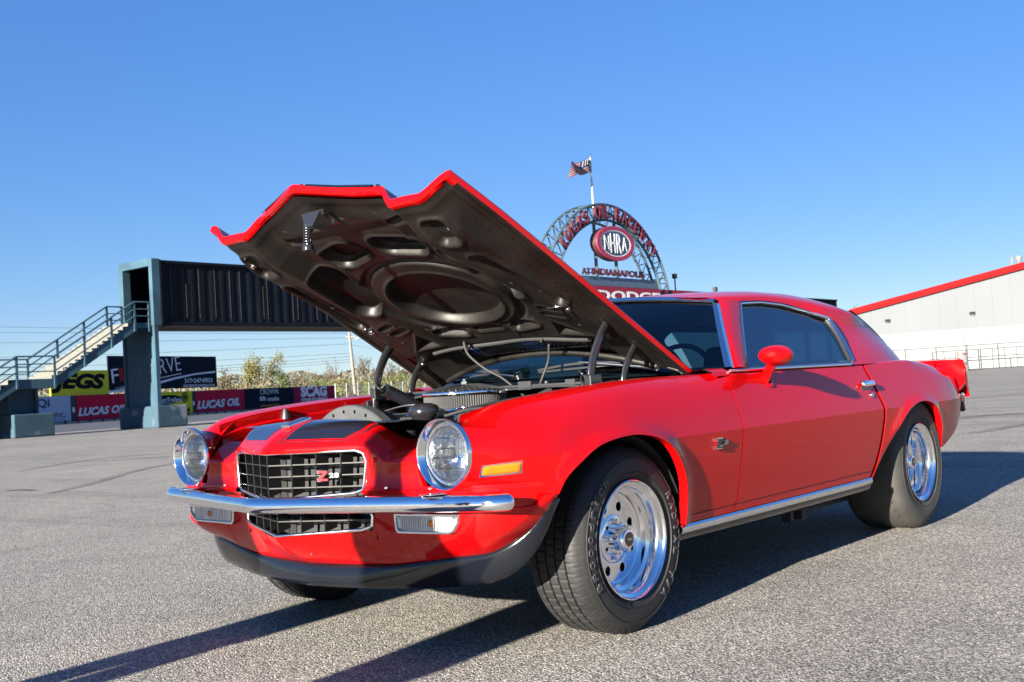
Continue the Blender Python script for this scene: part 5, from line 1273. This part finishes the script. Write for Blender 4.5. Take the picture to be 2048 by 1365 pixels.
def rear_bits(s):
    mb = MB(); P = crom([(s*.30, 3.725, .665), (s*.65, 3.72, .665), (s*.80, 3.705, .665), (s*.845, 3.675, .665), (s*.858, 3.63, .665)], 6); mb.tube(P, .024, 10, flat=.55, upv=(0, 1, 0)); mb.build('rear_bumper', CHROME, car, 60)
    mb = MB(); mb.box((s*.838, 3.662, .615), (.03, .03, .085), Matrix.Rotation(.35, 3, 'X')); bevel(mb.build('bumper_guard', BLACKP, car), .008)
    mb = MB(); mb.box((s*.868, 3.585, .655), (.012, .07, .035)); bevel(mb.build('side_marker', mat('red_lens', (.4, .01, .01), .2, coat=.6), car), .003)
both(rear_bits)
# door furniture, mirror
def door_bits(s):
    d = DOOR[s]
    mb = MB(); mb.box((s*.925, 2.058, .795), (.026, .128, .030), Matrix.Rotation(math.radians(-12)*s, 3, 'Y')); o = bevel(mb.build('handle', CHROME, d, 50), .010, 3)
    mb = MB(); mb.box((s*.912, 2.058, .772), (.012, .115, .022)); bevel(mb.build('handle_recess', GLOSSB, d), .005)
    mb = MB(); mb.lathe([(.013, 0), (.013, .006), (.010, .010), (0, .011)], (s*.925, 2.085, .738), (s, 0, .25), 20); mb.build('door_lock', CHROME, d, 50)
    c = Vector((s*.962, 1.035, .947)); mb = MB(); n = 18; G = []
    for i in range(n+1):
        a = math.pi*i/n; row = []
        for j in range(28):
            p = 2*math.pi*j/28; y = -math.cos(a); y = y if y < 0 else y*.62
            rr = math.sin(a)**.62
            row.append(c+Vector((rr*math.cos(p)*.070*(1+.06*y), y*.085, rr*math.sin(p)*.044*(1+.10*y)-.004*y)))
        row.append(row[0]); G.append(row)
    mb.grid(G); o = mb.build('door_mirror', RED, car, 60)
    mb = MB(); P = [(s*.872, 1.085, .853), (s*.890, 1.078, .872), (s*.915, 1.062, .898), (s*.945, 1.045, .925)]; mb.tube(crom(P, 4), [.040-.0012*k for k in range(13)], 16, flat=.62); mb.build('mirror_stalk', RED, o, 60)
    mb = MB(); mb.lathe([(.046, 0), (.044, .006), (.030, .010)], (s*.872, 1.085, .848), (s*.75, -.1, .6), 20); mb.build('mirror_base', RED, o, 50)
    mb = MB(); mb.lathe([(.0, 0), (.055, 0), (.056, -.003)], c+Vector((0, .0535, 0)), (0, 1, 0), 24); 
both(door_bits)
for s in (1, -1):
    z28(FEN[s], frame((s*(lower_x(.55, .62)+.004), .537, .618), (0, s, 0), (s*.10, 0, 1)), .036, GLOSSB, CHROME)
# cowl, wipers
mb = MB(); mb.grid([[(u*.74, .40+.02*u*u+t*(.20+.24*u*u), .868+.02*t) for u in lin(-1, 1, 30)] for t in lin(0, 1, 5)]); mb.build('cowl_panel', mat('cowl_black', (.015, .015, .017), .4, bump=.1, bscale=60), car, 60)
mb = MB(); mb.box((.13, .40, .885), (.07, .05, .035)); mb.box((.36, .42, .885), (.05, .06, .03)); mb.tube([(-.6, .40, .880), (-.2, .385, .885), (.25, .39, .882), (.6, .41, .880)], .007, 8); mb.tube([(.42, .40, .87), (.43, .39, .90), (.46, .40, .915)], .012, 8); mb.tube([(.23, .40, .87), (.23, .40, .898)], .010, 10); mb.build('cowl_fittings', BLACKP, car, 50)
for (p, q, b0, b1) in ((.70, .28, .02, .50), (-.08, -.52, -.82, -.30)):
    mb = MB(); a = Vector(WS(p, .02))+Vector((0, -.03, .01)); c = Vector(WS(q, .10))+Vector((0, -.03, .025)); mb.tube([a, a+(c-a)*.25, c], [.011, .007, .004], 8, flat=.6); w = mb.build('wiper', TRIM, car, 50)
    mb = MB(); mb.tube([Vector(WS(b0+(b1-b0)*t, .075+.03*t))+Vector((0, -.016, .012+.012*math.sin(math.pi*t))) for t in lin(0, 1, 12)], .006, 6); mb.tube([Vector(WS(b0+(b1-b0)*t, .075+.03*t))+Vector((0, -.010, .004)) for t in lin(0, 1, 12)], .005, 6); mb.build('wiper_blade', BLACKP, w, 50)
    mb = MB(); mb.lathe([(.02, 0), (.018, .02), (0, .024)], a, (0, -.5, .8), 14); mb.build('wiper_cap', TRIM, w, 40)
# ------------------------------------------------------------------ engine bay
def inner_fender(s):
    mb = MB(); G = []
    for y in lin(-.60, .66, 40):
        x, z = itp(y, XIN), itp(y, ZT)
        k = .012*math.sin((y+.6)*9)
        G.append([(s*X, y, Z) for X, Z in ((x, z-.008), (x-.004, z-.020), (x-.006, z-.045), (x-.020, z-.052), (x-.024, z-.082), (x-.075+k, z-.098), (x-.105+k, z-.15), (x-.13, .60), (x-.14, .45))])
    mb.grid(G); o = mb.build('inner_fender', RED, car, 35)
    for y in (-.45, -.30, -.12, .08):
        mb = MB(); x, z = itp(y, XIN), itp(y, ZT); mb.lathe([(.009, 0), (.009, .005), (0, .007)], (s*(x-.05), y, z-.088), (0, 0, 1), 8); mb.build('bolt', TRIM if y == -.30 else GLOSSB, o, 40)
    mb = MB(); y = -.26; x, z = itp(y, XIN), itp(y, ZT); mb.lathe([(.020, 0), (.017, .02), (.010, .042), (0, .044)], (s*(x-.016), y, z-.052), (0, 0, 1), 12); mb.build('hood_bumper_stop', BLACKP, o, 50)
both(inner_fender)
mb = MB(); mb.grid([[(x, y, z) for x in lin(-.42, .42, 24)] for y, z in ((-.645, .786), (-.635, .789), (-.58, .792), (-.57, .790), (-.50, .785), (-.49, .70), (-.49, .45))]); mb.build('radiator_support', mat('support_black', (.010, .011, .014), .25, coat=.6), car, 40)
mb = MB()
for r0, y0, y1 in ((.285, -.46, -.41), (.262, -.41, -.33), (.235, -.47, -.44)):
    G = []
    for a in lin(0, math.pi, 40): G.append([(-.04+r*math.cos(a), y, .565+r*math.sin(a)) for r, y in ((r0-.05, y0), (r0-.005, y0), (r0, y0+.006), (r0, y1), (r0-.06, y1+.02))])
    mb.grid(G)
FS = mb.build('fan_shroud', GREYP, car, 35)
mb = MB()
for a in lin(.5, 2.6, 9): mb.box((-.04+.262*math.cos(a), -.40, .565+.262*math.sin(a)), (.010, .12, .012), Matrix.Rotation(-a+math.pi/2, 3, 'Y'))
mb.build('shroud_rib', GREYP, FS)
mb = MB(); mb.lathe([(0, .03), (.03, .028), (.052, .018), (.060, 0), (.056, -.018), (.04, -.03), (.035, -.10)], (.19, -.29, .812), (0, 0, 1), 28); mb.build('coolant_cap', GLOSSB, car, 60)
mb = MB(); mb.tube(crom([(.19, -.30, .78), (.15, -.20, .80), (.10, -.10, .78), (.06, -.05, .70)], 6), .024, 12); mb.build('radiator_hose', HOSE, car, 60)
c = Vector((0, .145, 0)); R = .172
mb = MB(); n = 110; V = []; F = []
for z in (.812, .868):
    for k in range(2*n): r = R-(.005 if k % 2 else 0); a = math.pi*k/n; V.append((c.x+r*math.cos(a), c.y+r*math.sin(a), z))
F = [(k, (k+1) % (2*n), 2*n+(k+1) % (2*n), 2*n+k) for k in range(2*n)]; AF = obj('air_filter', V, F, PLEAT, car)
mb = MB(); mb.lathe([(.178, -.008), (.180, .0), (.178, .006), (.160, .009), (.15, .010)], (0, .145, .870), (0, 0, 1), 64); mb.lathe([(.150, 0), (.182, .0), (.182, .006), (.172, .008)], (0, .145, .804), (0, 0, 1), 64); mb.build('filter_rim', CHROME, AF, 40)
mb = MB(); mb.lathe([(.165, .008), (.12, .020), (.06, .030), (.03, .033), (0, .033)], (0, .145, .871), (0, 0, 1), 90, wob=lambda a, i: 1.0); 
for k in range(36):
    a = 2*math.pi*k/36; mb.tube([(math.cos(a)*.160, .145+math.sin(a)*.160, .881), (math.cos(a)*.06, .145+math.sin(a)*.06, .903)], .0035, 5)
mb.build('filter_lid', BLACKP, AF, 40)
mb = MB(); mb.lathe([(.014, .03), (.014, .045), (.006, .047), (.006, .055), (0, .056)], (0, .145, .871), (0, 0, 1), 12); mb.build('wing_nut', CHROME, AF, 40)
mb = MB(); mb.box((0, .10, .60), (.46, .62, .34)); mb.box((0, .145, .78), (.20, .30, .05)); bevel(mb.build('engine_block', mat('engine_black', (.02, .02, .02), .5, bump=.3, bscale=25), car), .02)
for s in (1, -1):
    mb = MB(); mb.box((s*.22, .12, .74), (.13, .50, .08), Matrix.Rotation(s*.5, 3, 'Y')); bevel(mb.build('valve_cover', CHROME, car, 40), .025, 3)
mb = MB(); mb.box((.08, -.10, .79), (.05, .05, .03)); mb.tube([(.12, -.05, .79), (.2, .05, .80), (.22, .2, .79)], .006, 6); mb.tube([(-.1, -.1, .79), (.05, -.12, .80), (.18, -.04, .795)], .005, 6); mb.tube([(.05, -.04, .80), (.12, -.06, .805), (.15, 0, .80)], .008, 8); mb.build('carburettor_linkage', ALLOY, car, 40)
mb = MB(); mb.box((-.42, .10, .70), (.18, .22, .18)); bevel(mb.build('battery', BLACKP, car), .01)
mb = MB(); mb.lathe([(.11, 0), (.12, .02), (.11, .07), (.05, .09), (.04, .20), (0, .2)], (.42, .60, .75), (0, -1, 0), 28); mb.build('brake_booster', GLOSSB, car, 50)
for k, (m_, r_, P) in enumerate(((HOSE, .010, [(-.30, -.45, .77), (-.33, -.2, .80), (-.30, .05, .79), (-.20, .30, .80)]), (BLACKP, .006, [(.50, .38, .86), (.44, .20, .83), (.46, -.05, .80), (.40, -.35, .78)]), (BLACKP, .006, [(.52, .40, .86), (.36, .28, .85), (.26, .10, .83), (.20, -.15, .80)]),
        (BLACKP, .004, [(-.45, .05, .80), (-.35, .15, .83), (-.22, .22, .82), (-.15, .3, .80)]), (HOSE, .012, [(.25, .40, .86), (.22, .32, .83), (.17, .30, .80)]), (BLACKP, .005, [(-.50, .35, .86), (-.30, .36, .875), (.0, .38, .872), (.30, .37, .875), (.52, .36, .862)]), (HOSE, .009, [(-.05, .38, .87), (-.10, .34, .85), (-.12, .30, .82)]), (TRIM, .004, [(.10, -.02, .81), (.16, -.06, .815), (.22, -.02, .80)]), (BLACKP, .007, [(.30, -.30, .79), (.38, -.22, .81), (.48, -.10, .80), (.52, .1, .80)]))):
    mb = MB(); mb.tube(crom(P, 7), r_, 8); mb.build('hose' if r_ > .0065 else 'wiring', m_, car, 60)
mb = MB(); mb.lathe([(.0, 0), (.05, 0), (.055, .01), (.055, .07), (.03, .08), (.012, .10), (0, .10)], (.30, -.08, .74), (0, -1, 0), 20); mb.build('alternator', ALLOY, car, 40)
mb = MB(); mb.box((.47, -.28, .74), (.12, .16, .12)); bevel(mb.build('washer_bottle', BLACKP, car), .015)
# ------------------------------------------------------------------ cabin
mb = MB(); mb.box((0, 1.55, .34), (1.62, 1.95, .03)); mb.box((0, 2.56, .62), (1.5, .05, .56)); 
for s in (1, -1): mb.box((s*.815, 1.45, .61), (.03, 1.6, .54))
mb.box((0, 2.78, .885), (1.36, .50, .03)); CAB = mb.build('cabin_trim', INTERIOR, car)
mb = MB(); G = []
for u in lin(-1, 1, 24): G.append([(u*.78, .80+.10*u*u+y, z) for y, z in ((-.08, .895), (.04, .915), (.20, .918), (.27, .90), (.29, .82), (.26, .62))])
mb.grid(G); mb.build('dashboard', INTERIOR, car, 50)
mb = MB(); mb.tube([(.37+.185*math.cos(a), 1.20+.05*math.sin(a), .855+.172*math.sin(a)) for a in lin(0, 2*math.pi, 40)[:-1]], .012, 8, closed=True); SW = mb.build('steering_wheel', GLOSSB, car, 60)
for a in (.2, 2.94, -1.57):
    mb = MB(); mb.tube([(.37, 1.20, .855), (.37+.18*math.cos(a), 1.20+.05*math.sin(a), .855+.168*math.sin(a))], .010, 6); mb.build('spoke', CHROME, SW, 50)
def seat(x):
    mb = MB(); mb.box((x, 1.55, .55), (.48, .50, .16)); o = bevel(mb.build('seat', INTERIOR, car, 50), .05, 3)
    mb = MB(); mb.box((x, 1.84, .80), (.46, .14, .46), Matrix.Rotation(math.radians(-14), 3, 'X')); bevel(mb.build('backrest', INTERIOR, o, 50), .05, 3)
    mb = MB(); mb.box((x, 1.93, 1.06), (.26, .09, .14), Matrix.Rotation(math.radians(-14), 3, 'X')); bevel(mb.build('headrest', INTERIOR, o, 50), .035, 3)
seat(.37); seat(-.37)
mb = MB(); mb.box((0, 2.38, .62), (1.25, .40, .18)); mb.box((0, 2.50, .78), (1.2, .12, .30)); bevel(mb.build('rear_seat', INTERIOR, car, 50), .05, 3)
mb = MB(); mb.box((0, 1.17, 1.165), (.24, .02, .06)); bevel(mb.build('rear_view_mirror', GLOSSB, car), .01)
orn = Vector((.34, 1.628, 1.157)); o = mb = MB(); mb.lathe([(.046*math.sin(math.pi*k/14), -.046*math.cos(math.pi*k/14)) for k in range(15)], orn, (0, 0, 1), 28)
ORN = mb.build('hanging_ball', mat('grey_ball', (.42, .46, .46), .45), None, 60); tag(ORN, 'round pale grey ball hanging behind the windscreen near the driver side', 'ornament')
mb = MB(); mb.tube([orn+Vector((0, 0, .045)), orn+Vector((0, 0, .105))], .004, 6); mb.build('cord', BLACKP, ORN)
# ------------------------------------------------------------------ wheels
def wheel(s, yc, R, xo, xi, zc, rim_d, slick):
    w = None; ax = Vector((s, 0, 0)); c = Vector((s*xo, yc, zc)); W = xo-xi
    # tyre
    rr = .203; sh = .030 if not slick else .045
    side = [(rr-.004, -.020), (rr+.004, -.012), (rr+.018, -.003), (rr+.035, .002), (rr+.30*(R-rr), .006), (rr+.55*(R-rr), .006), (rr+.72*(R-rr), .001), (R-.026, -.008), (R-.018, -.013), (R-.008, -.024)]
    crown = []
    if slick: crown = [(R-.002, -.042), (R, -.07), (R+.001, -W/2), (R, -W+.07), (R-.002, -W+.042)]
    else:
        gro = [.058, .098, .137, .177]; x = .036; crown = [(R-.002, -.034)]
        for g in gro: crown += [(R, -g+.0045), (R-.008, -g+.0035), (R-.008, -g-.0035), (R, -g-.0045)]
        crown += [(R-.002, -W+.034)]
    back = [(r, -W-d-.0) for r, d in side[::-1]]; back = [(r, -W+(-d if False else -d)) for r, d in side[::-1]]
    back = [(r, -(W)-d*1.0) for r, d in side[::-1]]
    prof = side+crown+back
    blocks = 1 if slick else 56; per = 8 if not slick else 96
    seg = blocks*per if not slick else 96
    def wob(a, i):
        if slick or not (8 <= i < len(side)+len(crown)): return 1.0
        k = int(round(a/(2*math.pi)*seg)) % per
        rib = (i-len(side))//4
        kk = (k+rib*3) % per
        return 1.0-(.0032/R if kk == 0 and prof[i][0] > R-.02 else 0)
    mb = MB(); mb.lathe(prof, c, ax, seg, wob)
    # flatten the contact patch
    V = []
    for v in mb.V:
        z = max(v[2], .0005); d = max(0, .02-v[2]); V.append((v[0]+s*(.25*d if v[0]*s > (xo+xi)/2 else -.25*d), v[1], z))
    mb.V = V
    t = mb.build('wheel', SLICK if slick else RUBBER, car, 38)
    mb = MB()
    for r in ((.232, .285) if not slick else (.235, .285)): mb.lathe([(r-.0015, .0055), (r, .0075), (r+.0015, .0055)], c, ax, 72)
    mb.build('sidewall_ring', SLICK if slick else RUBBER, t, 60)
    if slick:
        for k in range(40):
            a = 2*math.pi*k/40; mb = MB()
            P = [c+Vector((-s*(.030+.035*q), (R+.0006-.012*(1-q)**2)*math.cos(a+.10*q), (R+.0006-.012*(1-q)**2)*math.sin(a+.10*q))) for q in lin(0, 1, 5)]
            if min(p.z for p in P) < .004: continue
            mb.tube(P, .0022, 5); mb.build('tread_groove', RUBBER, t)
    if not slick and s > 0:           # raised lettering on the sidewall
        for word, a0_, dr in (('BFGoodrich', math.radians(168), -1), ('RADIAL T/A', math.radians(-12), -1)):
            for k, ch in enumerate(word):
                if ch == ' ': continue
                a = a0_-math.radians(9.2)*(k-4.5)*1.0; r_ = .262
                Mx = frame(c+Vector((s*.0062, r_*math.cos(a), r_*math.sin(a))), (0, math.sin(a), -math.cos(a)), (0, math.cos(a), math.sin(a)))
                text_mesh('sidewall_letter', ch, mat('raised_rubber', (.045, .045, .047), .5), t, Mx @ Matrix.Translation((0, -.012, .001)), .026 if ch not in 'iI' else .010, .026, .02, 0, .004)
    # rim: stepped polished barrel
    D = rim_d; prof = [(.198, -.024), (.207, -.014), (.2085, -.004), (.2075, .002), (.2045, .004), (.2015, .001), (.199, -.006), (.188, -.012), (.182, -.018), (.179, -.030), (.178, -.52*D), (.174, -.55*D), (.166, -.57*D), (.163, -.60*D), (.162, -.86*D), (.158, -.90*D), (.150, -.93*D), (.148, -D-.01), (.148, -D-.06)]
    mb = MB(); mb.lathe(prof, c, ax, 96); rm = mb.build('rim', ALLOY, t, 35)
    # centre disc with round holes
    def circ(r, n, cx=0, cy=0, ph=0): return [(cx+r*math.cos(2*math.pi*k/n+ph), cy+r*math.sin(2*math.pi*k/n+ph)) for k in range(n)]
    holes = [circ(.0185, 20, .117*math.cos(a), .117*math.sin(a)) for a in [2*math.pi*(k+.5)/8 for k in range(8)]]
    M = frame(c-ax*(D-.004), (0, s, 0), (0, 0, 1))
    curve_mesh('wheel_disc', [circ(.150, 72)]+holes, .010, ALLOY, rm, M, .0025)
    mb = MB()
    for a in [2*math.pi*(k+.5)/8 for k in range(8)]:
        p = M @ Vector((.117*math.cos(a), .117*math.sin(a), -.002)); mb.lathe([(.0178, .004), (.0178, -.045)], p, ax, 20)
    mb.build('hole_liner', ALLOY, rm, 40)
    mb = MB(); mb.lathe([(.14, -D-.06), (.0, -D-.06)], c, ax, 40); mb.build('brake_drum', DARK, rm)
    mb = MB(); mb.lathe([(.088, -D+.008), (.086, -D+.016), (.080, -D+.019), (.066, -D+.020), (.060, -D+.014), (.042, -D+.012), (.040, -D+.05), (.040, -D+.062), (.037, -D+.072), (.032, -D+.078), (.028, -D+.079), (.0, -D+.079)], c, ax, 56); hb = mb.build('hub', ALLOY, rm, 35)
    mb = MB(); mb.lathe([(.026, 0), (.0255, .0015), (0, .002)], c-ax*(D-.0790), ax, 40); cap = mb.build('hub_cap_badge', mat('badge_red', (.16, .02, .02), .3, coat=.5), hb, 40)
    mb = MB(); mb.lathe([(.022, 0), (.0, .0006)], c-ax*(D-.0812), ax, 40); mb.build('badge_centre', GLOSSB, cap, 40)
    text_mesh('badge_lettering', 'WELD', CHROME, cap, frame(c-ax*(D-.0822), (0, s, 0), (0, 0, 1)) @ Matrix.Translation((0, -.003, 0)), .030, .0075, .02, 0, .001)
    for k in range(5):
        a = 2*math.pi*k/5+.5; p = c-ax*(D-.013)+Vector((0, .063*math.cos(a), .063*math.sin(a))); mb = MB()
        mb.lathe([(.0145, 0), (.0145, .006), (.0125, .008), (.0115, .026), (.009, .033), (.0, .034)], p, ax, 14); mb.build('lug_nut', CHROME, hb, 40)
        a2 = a+math.pi/5; p = c-ax*(D-.0125)+Vector((0, .063*math.cos(a2), .063*math.sin(a2))); mb = MB(); mb.lathe([(.0075, .0082), (.0, .0082)], p, ax, 12); mb.build('stud_hole', DARK, hb)
for s in (1, -1):
    wheel(s, 0.0, .326, .892, .655, .3245, .098, False)
    wheel(s, 2.743, .352, .905, .585, .350, .120, True)
# ================================================================== two people standing in front of the car, just out of the picture; their long shadows fall on it
def person(x, y, label, seed, top, trousers):
    t = thing('person', label, 'person', (x, y, 0), 'onlookers standing in front of the car'); 
    J = {'pel': ((0, 0, .95), .155), 'wai': ((0, 0, 1.08), .135), 'che': ((0, 0, 1.30), .155), 'neck': ((0, 0, 1.47), .060), 'hd': ((0, .01, 1.60), .085), 'top': ((0, .01, 1.72), .070)}
    E = [('pel', 'wai'), ('wai', 'che'), ('che', 'neck'), ('neck', 'hd'), ('hd', 'top')]
    for s, n in ((1, 'l'), (-1, 'r')):
        J.update({'hip'+n: ((s*.080, 0, .88), .110), 'kn'+n: ((s*.082, .01, .50), .093), 'an'+n: ((s*.084, -.01, .09), .082), 'toe'+n: ((s*.098, .16, .035), .040), 'sh'+n: ((s*.150, 0, 1.40), .070), 'el'+n: ((s*.155, -.03, 1.13), .052), 'wr'+n: ((s*.135, .09, .94), .040), 'ha'+n: ((s*.13, .12, .86), .036)})
        E += [('pel', 'hip'+n), ('hip'+n, 'kn'+n), ('kn'+n, 'an'+n), ('an'+n, 'toe'+n), ('che', 'sh'+n), ('sh'+n, 'el'+n), ('el'+n, 'wr'+n), ('wr'+n, 'ha'+n)]
    K = list(J); me = bpy.data.meshes.new('body'); me.from_pydata([(x+J[k][0][0], y+J[k][0][1], J[k][0][2]) for k in K], [(K.index(a), K.index(b)) for a, b in E], [])
    o = link('body', me, [top], t); md = o.modifiers.new('skin', 'SKIN'); ss = o.modifiers.new('sub', 'SUBSURF'); ss.levels = ss.render_levels = 2
    for k, sv in zip(K, me.skin_vertices[0].data): sv.radius = (J[k][1], J[k][1]*.8); sv.use_root = k == 'pel'
    mb = MB()
    for s in (1, -1):
        for f in range(4):
            b = Vector((x+s*.13, y+.105+.014*f, .84)); mb.tube([b, b+Vector((0, .004, -.045)), b+Vector((-s*.01, .008, -.078+.008*abs(f-1.4)))], [.009, .008, .006], 6)
        b = Vector((x+s*.115, y+.15, .87)); mb.tube([b, b+Vector((-s*.012, .02, -.03)), b+Vector((-s*.012, .024, -.055))], [.010, .009, .007], 6)
    mb.build('fingers', mat('skin', (.50, .30, .22), .5), o, 60)
    mb = MB(); mb.lathe([(.092*math.sin(math.pi*k/10), -.11*math.cos(math.pi*k/10)) for k in range(11)], (x, y+.01, 1.645), (0, 0, 1), 20); mb.build('head', mat('skin', (.50, .30, .22), .5), o, 60)
    mb = MB(); mb.lathe([(.098*math.sin(math.pi*k/20), .115*math.cos(math.pi*k/20)) for k in range(11)], (x, y-.005, 1.655), (0, 0, 1), 20); mb.build('hair', mat('brown_hair', (.05, .03, .02), .7), o, 60)
    mb = MB(); mb.lathe([(.016, 0), (.012, .02), (0, .03)], (x, y+.095, 1.62), (0, 1, -.3), 8); mb.build('nose', mat('skin', (.50, .30, .22), .5), o, 60)
    for s in (1, -1):
        mb = MB(); mb.lathe([(.010, 0), (.008, .006), (0, .008)], (x+s*.034, y+.086, 1.655), (0, 1, 0), 8); mb.build('eye', DARK, o)
        mb = MB(); mb.lathe([(.02, 0), (.026, .008), (.012, .014), (0, .014)], (x+s*.088, y, 1.64), (s, .2, 0), 10); mb.build('ear', mat('skin', (.50, .30, .22), .5), o, 60)
    mb = MB(); mb.box((x, y+.088, 1.585), (.045, .01, .010)); mb.build('mouth', mat('lip', (.35, .12, .10), .5), o)
person(-.10, -4.55, 'person in dark jacket standing ahead of the passenger headlamp, seen only by shadow', 1, mat('jacket_navy', (.03, .035, .06), .8), None)
person(.88, -4.60, 'person in grey top standing ahead of the driver headlamp, seen only by shadow', 2, mat('top_grey', (.12, .12, .13), .8), None)
